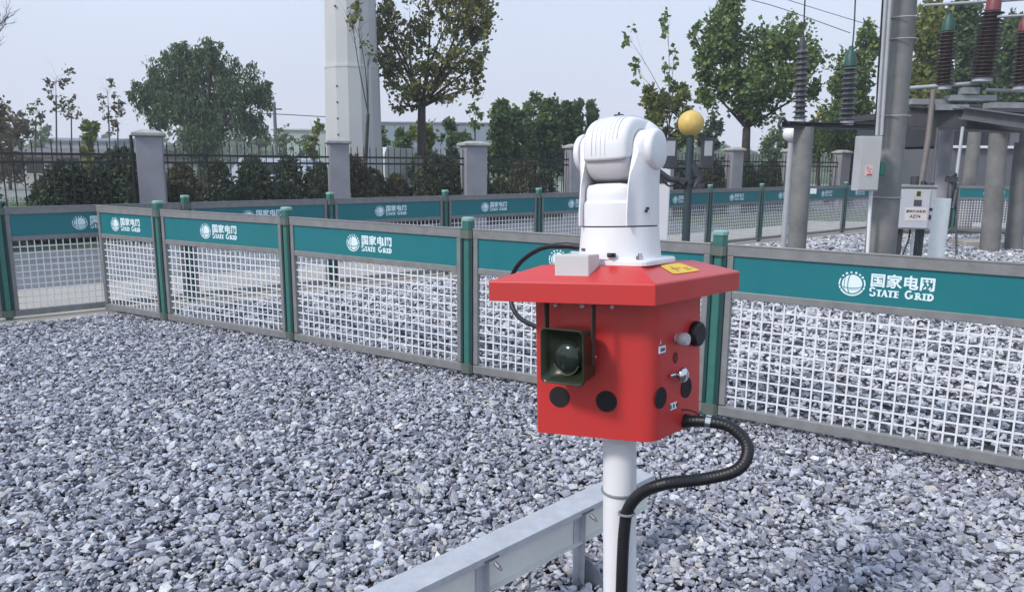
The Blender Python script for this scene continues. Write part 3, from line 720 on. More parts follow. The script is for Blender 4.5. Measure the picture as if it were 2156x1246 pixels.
for i in range(len(pos)-1):
    a, b = pos[i], pos[i+1]; a = Vector((a.x, a.y, 0))-o0; b = Vector((b.x, b.y, 0))-o0; d = b-a; n = max(8, int(d.length/.145)); ang = math.atan2(d.y, d.x)
    m = MB(); R = Matrix.Rotation(ang, 3, 'Z')
    for zz in (1.64, 1.50, .35): m.box((a+b)/2+Vector((0, 0, zz)), (d.length-.4, .035, .042), R)
    for k in range(2, n-1):
        q = a+d*(k/n); m.cyl(q+Vector((0, 0, .10)), q+Vector((0, 0, 1.80)), .0105, n=5, smooth=False); m.cyl(q+Vector((0, 0, 1.80)), q+Vector((0, 0, 1.90)), .016, .002, n=4, smooth=False)
    if i == 0: m.cyl(a+d*.925+Vector((0, 0, .0)), a+d*.925+Vector((0, 0, 2.0)), .03, n=8)
    m.build('picket_panel', IRON, bf, recalc=False)

# ------------------------------------------------------------------ mast, poles and switchgear
mb = P(748, 380, 21.0); base = Vector((mb.x, mb.y, 0))
ms = empty('steel_mast', base, 'huge tapered pale steel mast behind the second pillar, left of the sparse broadleaf tree', 'mast')
def ngon(r, z, n=8, rot=0.0): return [Vector((r*math.cos(rot+2*PI*i/n), r*math.sin(rot+2*PI*i/n), z)) for i in range(n)]
m = MB(); m.loft([ngon(.79, 0, 14, -.62), ngon(.735, 4.0, 14, -.62)], smooth=False); m.loft([ngon(.70, 4.06, 14, -.62), ngon(.58, 13, 14, -.62)], smooth=False); m.build('shaft', MASTL, ms)
m = MB(); m.loft([ngon(.745, 4.0, 14, -.62), ngon(.745, 4.055, 14, -.62)], smooth=False); m.build('flange', MASTL, ms)
for k in range(5):
    z = 2.25+.42*k+(1.6 if k > 3 else 0); a_ = math.radians(248); r_ = .77-.013*z
    m = MB(); c = Vector((r_*math.cos(a_)*1.0, r_*math.sin(a_), z)); m.box(c, (.04, .07, .04)); m.build('climbing_step', DARKG, ms)

def pole(name, label, top, bot, rt_, rb_, mat, zb=0.0, cat='pole'):
    o = empty(name, (bot.x, bot.y, 0), label, cat); m = MB(); v = top-Vector((bot.x, bot.y, 0))
    m.tube([Vector((0, 0, 0)), v*.5, v], [rb_, (rb_+rt_)/2, rt_], 28); m.build('shaft', mat, o); return o
# big right concrete pole
Yp = 8.6; bt = P(1853, 525, Yp); tpv = P(1912, -150, Yp+.06)
pb = G(1846, 640, 0); pb = Vector((P(1845, 620, Yp).x, Yp, 0))
cp = pole('concrete_pole', 'thick grey concrete pole carrying white conduits and a pale control box', tpv, pb, .150, .170, CONC)
o0 = Vector(cp.location)
def tb(m, pts, r, n=10, o=o0): m.tube([Vector(p)-o for p in pts], r, n); return m
m = MB(); tb(m, [P(1873, -120, 8.42), P(1846, 285, 8.42)], .017); tb(m, [P(1882, -120, 8.40), P(1856, 285, 8.40)], .017); m.build('conduit', LGREY, cp)
m = MB(); tb(m, [P(1866, -120, 8.44), P(1848, 175, 8.44), P(1843, 285, 8.44)], .010); m.build('black_cable', BLACK, cp)
m = MB(); tb(m, [P(1834, 402, 8.38), P(1820, 640, 8.38)], .019); m.build('drain_pipe', WHITE, cp)
for py, x_ in ((40, 1903), (245, 1883), (415, 1864), (85, 1899)):
    c = P(x_, py, Yp)-o0; m = MB(); rr3 = .160+.00002*py
    m.tube([c+Vector((rr3*math.cos(t), rr3*math.sin(t), .0)) for t in np.linspace(0, 2*PI, 25)], .006, 6)
    m.tube([c+Vector((-rr3*.9, -.05, 0)), c+Vector((-rr3-.09, -.16, 0))], .007, 6); m.build('clamp_band', LGREY, cp)
# control box hung on that pole
c = P(1831, 345, 8.25); wb = empty('control_box', c, 'pale grey control box with a pink warning sticker hung on the concrete pole', 'control box', rz=.10)
k = 8.25/FPX
m = MB(); m.box((0, .06, 0), (46*k, .13, 112*k)); m.build('box_body', LGREY, wb, bevel=.008)
m = MB(); m.box((0, -.008, 0), (43*k, .006, 107*k)); dr = m.build('door', M('warm grey box paint', (.50, .49, .48), .5, var=.05), wb, bevel=.004)
m = MB(); m.box((-.010, -.0125, -.075), (.092, .002, .115)); stk = m.build('warning_sticker', PINK, wb)
m = MB(); m.stroke([(-.035, -.04), (-.015, -.075), (.010, -.10)], .006, 0, .001, Matrix(((1, 0, 0, 0), (0, 0, -1, -.0138), (0, 1, 0, 0), (0, 0, 0, 1)))); m.stroke([(-.03, -.03), (.005, -.06), (.02, -.05)], .005, 0, .0012, Matrix(((1, 0, 0, 0), (0, 0, -1, -.0138), (0, 1, 0, 0), (0, 0, 0, 1)))); m.box((.0, -.0142, -.118), (.06, .0015, .014)); m.build('sticker_print', REDINK, stk)
m = MB(); m.b2((46*k/2+.002, .0, -.13), (46*k/2+.075, .10, .03)); gb = m.build('green_side_box', M('green enamel', (.02, .13, .09), .4), wb, bevel=.012)

def insulator(name, label, bot, top, r, n, group=None, cap=None, mat=PORC, cat='insulator'):
    o = empty(name, bot, label, cat, group); v = top-bot; Lh = v.length; T = v.to_track_quat('Z', 'Y').to_matrix().to_4x4()
    m = MB(); pr = [(r*.5, .0)]
    for i in range(n):
        z0 = Lh*(i+.25)/n; dz = Lh/n; rr4 = r*(1-.12*i/n)
        pr += [(rr4*.62, z0), (rr4, z0+dz*.12), (rr4*.98, z0+dz*.22), (rr4*.62, z0+dz*.55)]
    pr.append((r*.5, Lh)); m.lathe(pr, T=T, n=24); m.build('sheds', mat, o)
    m = MB(); m.lathe([(r*.75, -.06), (r*.75, .0), (r*.62, .03)], T=T, n=16); m.build('base_flange', LGREY, o)
    return o, T, Lh
def cap(o, T, Lh, r, h, mat, name='terminal_cap'):
    m = MB(); m.lathe([(r, Lh), (r*.9, Lh+h*.5), (r*.45, Lh+h*.75), (r*.4, Lh+h)], T=T, n=16); m.build(name, mat, o)

# left switch stand: column, cross beam
Yc = 11.8; cb = P(1677, 530, Yc)
col_ = empty('switch_stand', (cb.x, cb.y, 0), 'round grey concrete column with dark cross beam carrying two insulators, left of the thick pole', 'switch stand')
o1 = Vector(col_.location)
m = MB(); m.tube([Vector((0, 0, 0)), P(1693, 268, Yc)-o1], [.140, .150], 24); m.build('column', CONC, col_)
m = MB(); a_, b_ = P(1646, 262, Yc-.15)-o1, P(1842, 268, Yc+.35)-o1
R = Matrix.Rotation(math.atan2((b_-a_).y, (b_-a_).x), 3, 'Z'); ln = (b_-a_).length
for dz in (.04, -.04): m.box((a_+b_)/2+Vector((0, 0, dz)), (ln, .20, .014), R)
m.box((a_+b_)/2, (ln, .014, .066), R); m.build('cross_beam', DARKG, col_)
m = MB(); m.tube(smooth_path([P(1660, 262, Yc-.2)-o1, P(1648, 250, Yc-.25)-o1, P(1640, 262, Yc-.28)-o1, P(1644, 274, Yc-.28)-o1]), .025, 8); m.build('beam_hook', DARKG, col_)
m = MB(); m.b2((.075, -.20, 1.13), (.16, -.165, 1.21)); 
m.build('tag_plate', WHITE, col_)
DP = M('dark grey porcelain', (.075, .075, .085), .3, var=.2)
i1, T1, L1 = insulator('post_insulator', 'dark ribbed insulator above the round column, nearest to the broadleaf tree', P(1684, 252, Yc), P(1689, 105, Yc), .115, 13, 'insulators', mat=DP); cap(i1, T1, L1, .05, .22, DARKG)
i2, T2, L2 = insulator('post_insulator', 'dark ribbed insulator with green cap standing on the beam just left of the thick pole', P(1783, 256, Yc+.2), P(1790, 140, Yc+.2), .135, 11, 'insulators', mat=DP); cap(i2, T2, L2, .09, .30, PGREEN)
def wire(label, pts, r, name='overhead_wire'):
    m = MB(); m.tube(smooth_path(pts), r, 5); o = m.build(name, DARKG); return tag(o, label, 'wire')
wire('dark dropper wire rising from the ribbed insulator above the round column', [P(1690, 92, Yc), P(1693, 40, Yc), P(1697, -60, Yc)], .012)
wire('dark dropper wire rising from the green capped insulator beside the thick pole', [P(1792, 118, Yc+.2), P(1798, 60, Yc+.2), P(1803, -60, Yc+.2)], .012)

# right switchgear frame
Yg = 14.6
fg = empty('switchgear_frame', (P(2095, 520, Yg).x, Yg, 0), 'dark steel switchgear frame on round concrete columns at the right edge', 'switchgear')
o2 = Vector(fg.location)
for (px, pyt, pyb, Y, r_) in ((2095, 280, 516, 13.6, .165), (1985, 275, 505, 15.2, .15), (2146, 300, 500, 13.9, .15), (2045, 275, 440, 18.5, .16)):
    t_ = P(px+ (8 if px < 2100 else 8), pyt, Y)-o2; b_ = P(px-10, pyb, Y); b_ = Vector((b_.x, b_.y, 0))-o2
    m = MB(); m.tube([b_, t_], [r_, r_*.9], 22); m.build('column', CONC if px != 1985 else PLASTER, fg)
m = MB()
def beam(m, a_, b_, h, w_, o=o2):
    a_, b_ = a_-o, b_-o; d = b_-a_; q = d.to_track_quat('X', 'Z').to_matrix()
    m.box((a_+b_)/2+Vector((0, 0, h/2-.01)), (d.length, w_, .02), q); m.box((a_+b_)/2-Vector((0, 0, h/2-.01)), (d.length, w_, .02), q); m.box((a_+b_)/2, (d.length, .02, h-.042), q)
beam(m, P(1912, 245, 14.6), P(2240, 262, 13.4), .36, .22); m.build('front_beam', DARKG, fg)
m = MB(); beam(m, P(1912, 262, 17.6), P(2240, 268, 16.5), .28, .2); m.build('rear_beam', DARKG, fg)
m = MB(); beam(m, P(2028, 238, 14.0), P(2240, 268, 12.6), .22, .3); m.build('cross_member', M('mid grey steel', (.12, .12, .135), .5), fg)
m = MB()
for (x0, x1, y0, Y) in ((1912, 1990, 214, 14.7), (1962, 2030, 226, 14.3), (1996, 2088, 206, 14.5), (2080, 2240, 222, 14.2)):
    a_, b_ = P(x0, y0, Y)-o2, P(x1, y0+3, Y)-o2; m.box((a_+b_)/2, ((b_-a_).length, .30, .10))
m.box((P(2040, 192, 14.4)-o2), (.30, .2, .12)); m.build('top_channel', M('weathered light steel', (.33, .34, .35), .5, .2, var=.15), fg)
m = MB(); m.tube([P(1912, 186, 14.5)-o2, P(2060, 175, 14.4)-o2], .035, 8); m.tube([P(2076, 190, 14.6)-o2, P(2240, 194, 14.4)-o2], .030, 8); m.tube([P(1945, 12, 14.4)-o2, P(2110, 2, 14.4)-o2, P(2240, -8, 14.4)-o2], .028, 8); m.tube([P(2100, 36, 14.0)-o2, P(2240, 28, 13.8)-o2], .022, 8); m.build('operating_tube', LGREY, fg)
m = MB(); m.tube([P(1965, 190, 14.3)-o2, P(1955, 290, 14.0)-o2, P(1938, 395, 13.6)-o2], [.045, .055, .05], 10); m.tube([P(1974, 270, 14.2)-o2, P(1962, 390, 13.8)-o2], .022, 8); m.build('drive_rod', M('brown grey rod', (.16, .13, .125), .6), fg)
m = MB(); m.tube([P(2027, 268, 13.4)-o2, P(2012, 385, 13.2)-o2], .028, 8); m.build('white_rod', LGREY, fg)
m = MB(); m.tube([P(2012, 385, 13.2)-o2, P(2014, 540, 12.8)-o2], .018, 8); m.tube([P(2003, 385, 13.2)-o2, P(1993, 480, 13.0)-o2], .05, 8); m.b2(P(1990, 372, 13.3)-o2, P(2016, 384, 13.0)-o2); m.tube([P(1998, 375, 13.2)-o2, P(2010, 365, 13.2)-o2], .06, 8); m.tube([P(2014, 400, 13.1)-o2, P(2006, 440, 13.0)-o2], .03, 8); m.build('linkage', DARKG, fg)
i3, T3, L3 = insulator('post_insulator', 'brown ribbed insulator with green top on the switchgear frame right of the thick pole', P(1986, 182, 14.5), P(1996, 66, 14.5), .185, 15, 'insulators'); cap(i3, T3, L3, .11, .36, PGREEN)
i4, T4_, L4 = insulator('post_insulator', 'tall leaning brown ribbed insulator with a red top on the switchgear frame', P(2068, 166, 14.2), P(2090, 24, 14.2), .225, 18, 'insulators'); cap(i4, T4_, L4, .13, .5, PRED)
i5, T5, L5 = insulator('post_insulator', 'brown ribbed insulator cut by the right edge of the picture', P(2148, 182, 14.3), P(2156, 66, 14.3), .16, 15, 'insulators'); cap(i5, T5, L5, .10, .3, PRED)
m = MB(); c = G(2066, 520, 0); m.prism(rounded([(-.48, -.30), (.48, -.30), (.48, .30), (-.48, .30)], .03), 0, .13, Matrix.Translation(c) @ Matrix.Rotation(-.05, 4, 'Z'))
tag(m.build('concrete_footing', PATHM, bevel=.01), 'low beige concrete footing slab under the switchgear column', 'footing')
# mechanism box on a stand with labels
Ym = 10.6; km = Ym/FPX; c = P(1931, 440, Ym)
mbx = empty('mechanism_box', (c.x, c.y, 0), 'light grey mechanism box with printed label plate on a stand beside the thick pole', 'mechanism box', rz=-.16)
m = MB(); m.b2((-.250, -.02, c.z-.29), (.235, .36, c.z+.30)); bdy = m.build('box_body', LGREY, mbx, bevel=.012)
m = MB(); m.b2((-.262, -.04, c.z+.302), (.247, .38, c.z+.335)); m.build('box_lid', M('weathered light steel', (.33, .34, .35), .5, .2, var=.15), mbx, bevel=.006)
m = MB(); m.b2((-.235, -.034, c.z-.270), (.150, -.0215, c.z+.27)); dr = m.build('door', M('pale box door', (.52, .52, .56), .45, var=.05), mbx, bevel=.006)
m = MB(); m.b2((-.07, -.037, c.z+.16), (.035, -.0352, c.z+.265)); m.build('yellow_label', M('pale yellow sticker', (.62, .58, .40), .5), mbx)
m = MB(); m.b2((-.04, -.039, c.z+.18), (.015, -.0374, c.z+.25)); m.build('inspection_window', DARKG, mbx)
m = MB(); m.b2((-.065, -.037, c.z+.04), (.04, -.0352, c.z+.13)); m.build('counter_window', M('dark glass', (.08, .08, .09), .2), mbx)
m = MB(); m.b2((-.17, -.037, c.z-.165), (.125, -.0352, c.z+.02)); lp = m.build('label_plate', M('white label plate', (.70, .62, .62), .5, var=.04), mbx)
m = MB()
tm_v, tm_f = text_mesh('隔离开关机构', 0.043); T = Matrix(((1, 0, 0, 0), (0, 0, -1, 0), (0, 1, 0, 0), (0, 0, 0, 1)))
m.add([T @ Vector((v.x-.155, v.y+c.z-.050, .0378)) for v in tm_v], tm_f)
m.build('label_characters', INK, lp, recalc=False); m = MB(); tm_v, tm_f = text_mesh('AZ74', 0.060); m.add([T @ Vector((v.x-.10, v.y+c.z-.125, .0378)) for v in tm_v], tm_f)
m.build('label_text', INK, lp, recalc=False)
m = MB(); m.cyl((.172, -.0, c.z-.0), (.172, -.034, c.z-.0), .020, n=12); m.b2((.160, -.035, c.z-.14), (.180, -.0205, c.z-.08)); m.build('door_handle', BLACK, mbx)
m = MB(); m.b2((.236, .10, c.z-.05), (.27, .2, c.z+.08)); m.cyl((-.02, .15, c.z+.336), (-.02, .15, c.z+.46), .055, n=12); m.cyl((.10, .15, c.z+.336), (.10, .15, c.z+.39), .035, n=12); m.cyl((.17, .1, c.z+.336), (.17, .1, c.z+.37), .05, n=12); m.build('drive_coupling', DARKG, mbx)
m = MB(); m.b2((-.19, .08, 0), (-.13, .14, c.z-.291)); m.b2((.10, .08, 0), (.16, .14, c.z-.291)); m.b2((-.129, .09, .25), (.099, .13, .29)); m.build('stand', DARKG, mbx)
m = MB(); m.tube(smooth_path([(-.03, .1, c.z-.29), (-.05, .06, c.z-.45), (-.12, .0, c.z-.62), (-.2, -.05, .02)]), .014, 8); m.tube([(.04, .02, c.z-.29), (.03, .0, 0)], .025, 8); m.build('cable', BLACK, mbx)
a_ = P(1985, 418, 9.3); b_ = P(1962, 600, 9.3)
m = MB(); m.tube([a_, Vector((b_.x, b_.y, 0))], .096, 22); tag(m.build('marker_pipe', M('white plastic pipe', (.86, .87, .86), .5, var=.04)), 'stout white plastic marker pipe standing right of the grey mechanism box', 'pipe')
# small white stake on the gravel
m = MB(); c = P(1919, 520, 11.2); m.tube([Vector((c.x, c.y, 0)), P(1923, 488, 11.2)], .022, 8); tag(m.build('white_stake', WHITE), 'thin white stake standing in the stones below the mechanism box', 'stake')

# yellow ball post with two lamp or display boxes
Yb = 11.0; bb = P(1444, 510, Yb)
bp_ = empty('ball_post', (bb.x, bb.y, 0), 'dark green post topped with a yellow ball, two square dark boxes on side arms', 'post')
o3 = Vector(bp_.location); bc = P(1455, 260, Yb)-o3
m = MB(); m.tube([Vector((0, 0, 0)), bc], [.062, .055], 16); m.build('pole', DGREEN, bp_)
m = MB(); r_ = 26.5*Yb/FPX; m.lathe([(max(.001, r_*math.sin(a)), -r_*math.cos(a)*.98) for a in np.linspace(0.05, PI-.02, 20)], c=bc, n=32); m.build('yellow_ball', YBALL, bp_)
for px, w_, sg in ((1411, 27, -1), (1489, 26, 1)):
    c = P(px, 323, Yb)-o3; k = Yb/FPX; m = MB(); m.box(c, (w_*k, .10, 62*k)); bx2 = m.build('display_box', DARKG, bp_, bevel=.01)
    m = MB(); m.box(c+Vector((0, -.052, .07)), (w_*k*.62, .004, 30*k)); m.build('grey_screen', LGREY, bx2)
m = MB(); m.tube([P(1405, 352, Yb)-o3, P(1500, 352, Yb)-o3], .03, 10); m.tube([P(1385, 360, Yb-.1)-o3, P(1410, 378, Yb-.1)-o3, P(1456, 382, Yb)-o3], .045, 8); m.tube([P(1455, 345, Yb)-o3, P(1474, 372, Yb)-o3, P(1463, 395, Yb)-o3], .06, 8)
m.tube(smooth_path([P(1387, 345, Yb)-o3, P(1392, 372, Yb)-o3, P(1410, 392, Yb)-o3, P(1440, 378, Yb)-o3]), .014, 6)
for _ in range(9): 
    a0_ = P(random.uniform(1420, 1478), random.uniform(350, 395), Yb+random.uniform(-.1, .1))-o3; m.box(a0_, (random.uniform(.05, .14), .09, random.uniform(.05, .12)), Matrix.Rotation(random.uniform(-.5, .5), 3, 'Y'))
m.build('bracket_arm', DARKG, bp_)
# white equipment column behind the camera head
c = P(1398, 400, 12.2); m = MB(); m.b2((c.x-.16, 12.2, 0), (c.x+.10, 12.5, P(1398, 300, 12.2).z)); 
eq = empty('white_cabinet_column', (c.x, 12.35, 0), 'narrow white equipment column beside the yellow ball post', 'cabinet')
for i in range(len(m.v)): m.v[i] = tuple(Vector(m.v[i])-Vector(eq.location))
m.build('column_body', WHITE, eq, bevel=.02); m = MB(); m.b2((-.08, -.156, 1.25), (.05, -.151, 1.36)); m.build('grey_plate', DARKG, eq)
# globe lamp near the round column
c = P(1667, 283, 13.0); gl = empty('globe_lamp', (c.x, c.y, 0), 'white globe garden lamp half hidden beside the round concrete column', 'lamp')
m = MB(); m.cyl((0, 0, 0), (0, 0, c.z-.12), .05, n=12); m.build('lamp_post', LGREY, gl)
m = MB(); m.lathe([(max(.001, .15*math.sin(a)), -.13*math.cos(a)) for a in np.linspace(.3, PI-.02, 16)], c=(0, 0, c.z), n=24); m.build('lamp_globe', WHITE, gl)
# overhead wires
wire('thin overhead wire sloping across the sky above the right tree', [P(1580, 0, 40), P(1650, 20, 40), P(1790, 70, 40)], .02)
wire('thin overhead wire across the sky next to the dropper wires', [P(1540, -60, 46), P(1600, -20, 46), P(1820, 50, 46), P(1960, 90, 46)], .02)

# ------------------------------------------------------------------ buildings and vehicles beyond the fence
def bld(name, label, x0, x1, ytop, Y, col, roofcol=None, depth=8, wins=0, cat='building', eav=.3, door=False):
    a_, b_ = P(x0, ytop, Y), P(x1, ytop, Y); z = a_.z; o = empty(name, ((a_.x+b_.x)/2, Y, 0), label, cat); w_ = b_.x-a_.x
    m = MB(); m.b2((-w_/2, 0, 0), (w_/2, depth, z-.3)); m.build('wall', M(label[:20]+' wall', col, .85, var=.1, scale=.5), o)
    m = MB(); m.loft([[Vector((-w_/2-eav, -eav, z-.3)), Vector((w_/2+eav, -eav, z-.3)), Vector((w_/2+eav, depth+eav, z-.3)), Vector((-w_/2-eav, depth+eav, z-.3))], [Vector((-w_/2-eav, -eav, z-.15)), Vector((w_/2+eav, -eav, z-.15)), Vector((w_/2+eav, depth+eav, z-.15)), Vector((-w_/2-eav, depth+eav, z-.15))], [Vector((-w_/2-eav, depth/2, z+.25)), Vector((w_/2+eav, depth/2, z+.25)), Vector((w_/2+eav, depth/2+.01, z+.25)), Vector((-w_/2-eav, depth/2+.01, z+.25))]], smooth=False)
    m.build('roof', M(label[:20]+' roof', roofcol or tuple(c*.6 for c in col), .8, var=.15, scale=1), o)
    for i in range(wins):
        x = -w_/2+w_*(i+.5)/wins; m = MB(); m.b2((x-.55, -.03, z*.35), (x+.55, -.002, z*.35+1.1)); wn = m.build('window', M('window frame white', (.5, .5, .5), .5), o)
        m = MB(); m.b2((x-.47, -.04, z*.35+.08), (x+.47, -.031, z*.35+1.02)); m.build('pane', GLASS, wn)
    return o
bld('low_house', 'low pale walled house with grey brown roof behind the leftmost iron fence bay', -120, 262, 318, 40, (.46, .44, .42), (.13, .11, .11), 8, 5)
bld('low_house', 'small bluish house among trees beyond the left bare saplings', 60, 235, 292, 90, (.33, .36, .42), (.20, .23, .28), 10, 3)
bld('shed', 'long pale green roofed shed behind the willow, left of the mast', 575, 700, 270, 110, (.40, .46, .42), (.42, .48, .44), 14)
bld('shed', 'long blue grey warehouse right of the mast behind the broadleaf tree', 790, 1045, 254, 120, (.22, .27, .33), (.38, .42, .50), 20)
# grey building behind the switchgear
gbY = 21.0; a_, b_ = P(2008, 312, gbY), P(2420, 318, gbY)
gbo = empty('grey_building', ((a_.x+b_.x)/2, gbY, 0), 'plain grey building wall with white ledge and dark window recesses behind the switchgear', 'building')
w_ = b_.x-a_.x; z_ = a_.z
m = MB(); m.b2((-w_/2, 0, 0), (w_/2, 6, z_)); m.build('wall', M('slate grey render', (.13, .135, .16), .85, var=.08, scale=.6), gbo)
m = MB(); m.b2((-w_/2-.05, -.12, z_+.001), (w_/2+.05, .2, z_+.07)); m.build('ledge', WHITE, gbo)
m = MB(); m.b2((-w_/2, .3, z_+.072), (w_/2, 6, z_+1.0)); m.build('window_band', M('dark recess', (.03, .03, .04), .4), gbo)
for k in range(6): m = MB(); x = -w_/2+.6+k*1.1; m.b2((x, .2, z_+.073), (x+.22, .299, z_+1.0)); m.build('mullion', M('mullion grey', (.14, .14, .16), .6), gbo)
m = MB(); m.b2((-w_/2-.2, .1, z_+1.001), (w_/2+.2, 6.2, z_+1.2)); m.build('roof', DARKG, gbo)

def vehicle(name, label, cat, c, L_, Hh, W_, col, rz, van=False):
    o = empty(name, c, label, cat, rz=rz); pr = [(-L_/2, .35), (-L_/2, Hh*.55), (-L_*.42, Hh*.6), (-L_*.30, Hh*.97), (-L_*.2, Hh), (L_*.28, Hh), (L_*.40, Hh*.62), (L_/2, Hh*.55), (L_/2, .35)] if not van else [(-L_/2, .35), (-L_/2, Hh*.9), (-L_*.46, Hh), (L_*.25, Hh), (L_*.33, Hh*.95), (L_*.42, Hh*.55), (L_/2, Hh*.48), (L_/2, .35)]
    m = MB(); m.loft([[Vector((x, y, z)) for x, z in pr] for y in (-W_/2, W_/2)], smooth=False); m.build('body', M(label[:14]+' paint', col, .3, var=.03), o, bevel=.06)
    for sg in (-1, 1):
        m = MB(); y0_ = sg*(W_/2+.004)
        m.loft([[Vector((x, y, z)) for x, z in ((-L_*.27 if not van else L_*.08, Hh*.62), (L_*.30, Hh*.62), (L_*.22, Hh*.9), (-L_*.20 if not van else L_*.08, Hh*.9))] for y in (y0_, y0_+sg*.01)], smooth=False); m.build('window', GLASS, o)
        for xx in (-L_*.3, L_*.3): m = MB(); m.cyl((xx, sg*(W_/2-.2), .33), (xx, sg*(W_/2+.02), .33), .33, n=18); wh = m.build('wheel', BLACK, o); m = MB(); m.cyl((xx, sg*(W_/2+.021), .33), (xx, sg*(W_/2+.03), .33), .19, n=12); m.build('rim', LGREY, wh)
    m = MB(); xf = L_*.42 if van else L_*.35; 
    m.loft([[Vector((x, y, z)) for x, z in ((L_*.335+.02, Hh*.93), (L_*.42+.03, Hh*.58), (L_*.42+.01, Hh*.58), (L_*.335, Hh*.93))] for y in (-W_*.42, W_*.42)], smooth=False) if van else m.b2((L_*.38, -W_*.4, Hh*.66), (L_*.385, W_*.4, Hh*.68)); m.build('windscreen', GLASS, o)
    return o
vehicle('parked_van', 'white van parked behind the iron fence just right of the mast', 'van', (P(815, 345, 27).x, 27, 0), 4.8, 2.0, 1.8, (.62, .63, .66), 1.35, True)
vehicle('parked_car', 'pale blue white car parked behind the shrubs left of the mast', 'car', (P(590, 350, 30).x, 30, 0), 4.4, 1.62, 1.75, (.45, .50, .60), 2.9)
# utility pole and its wires left of the mast
c = P(577, 215, 60); up_ = empty('utility_pole', (c.x, c.y, 0), 'thin dark utility pole beside the willow tree', 'utility pole')
m = MB(); m.tube([(0, 0, 0), (0, 0, c.z)], [.17, .12], 10); m.build('shaft', CONC2, up_); m = MB(); m.b2((-.6, -.05, c.z-.6), (.6, .05, c.z-.5)); m.build('cross_arm', DARKG, up_)
wire('thin dark wire running from the willow to the mast', [P(533, 238, 60), P(610, 242, 60), P(697, 247, 60)], .035)
c = P(692, 247, 60); m = MB(); m.tube([Vector((c.x, c.y, 0)), c], .22, 8); tag(m.build('grey_stack', MASTL), 'short grey tube stack at the left side of the mast foot', 'stack')

# ------------------------------------------------------------------ trees and shrubs
def leafmesh(name, ctr, size, mat, aspect=.7, droop=0.0, rng=RNG):
    n = len(ctr); a = rng.normal(size=(n, 3)); a[:, 2] -= droop*2.0; a /= np.linalg.norm(a, axis=1)[:, None]
    b = rng.normal(size=(n, 3)); b -= (b*a).sum(1)[:, None]*a; b /= np.linalg.norm(b, axis=1)[:, None]; nn = np.cross(a, b)
    s = size*rng.uniform(.6, 1.3, n)[:, None]
    v = np.stack([ctr, ctr+a*s*.45+b*s*.5*aspect+nn*s*.10, ctr+a*s, ctr+a*s*.45-b*s*.5*aspect+nn*s*.10], 1).reshape(-1, 3)
    f = np.arange(n*4); t = np.repeat(rng.uniform(size=n), 4); return fast_mesh(name, v, f, 4, t, mat)
def leafmat(name, c, tr=.35):
    d = tuple(x*.55 for x in c); l = tuple(min(1, x*1.6) for x in c); y = (min(1, c[0]*2.0+.01), c[1]*1.45, c[2]*.9)
    return tinted(name, [(0, d), (.4, c), (.8, l), (1, y)], .6, tr)
L_WIL = leafmat('willow leaves', (.085, .135, .068)); L_BRD = leafmat('broad leaves', (.150, .162, .060)); L_GRN = leafmat('green leaves', (.115, .175, .055))
L_DRK = leafmat('dark conifer foliage', (.055, .078, .044), .15); L_YEL = leafmat('yellow green leaves', (.15, .185, .050)); L_BRN = leafmat('brown olive foliage', (.098, .094, .056)); L_MID = leafmat('mid green leaves', (.095, .148, .066))
def clump_pts(c, r, n, rng, shell=.55, hang=0.0, loose=1.0):
    """leaf places in uneven clumps filling an ellipsoid"""
    k = max(4, int(n/30)); u = rng.normal(size=(k, 3)); u /= np.linalg.norm(u, axis=1)[:, None]; u *= (shell+(1-shell)*rng.uniform(size=(k, 1)))**.8*rng.uniform(.55, 1.0, (k, 1))
    idx = rng.integers(0, k, n); e_ = rng.normal(size=(n, 3))*rng.uniform(.05, .15, (k, 1))[idx]*loose
    if hang: e_[:, 0] *= .55; e_[:, 1] *= .55; e_[:, 2] = -np.abs(e_[:, 2])*(1+hang)+.1
    p = u[idx]+e_
    return np.array(c)+p*np.array(r)
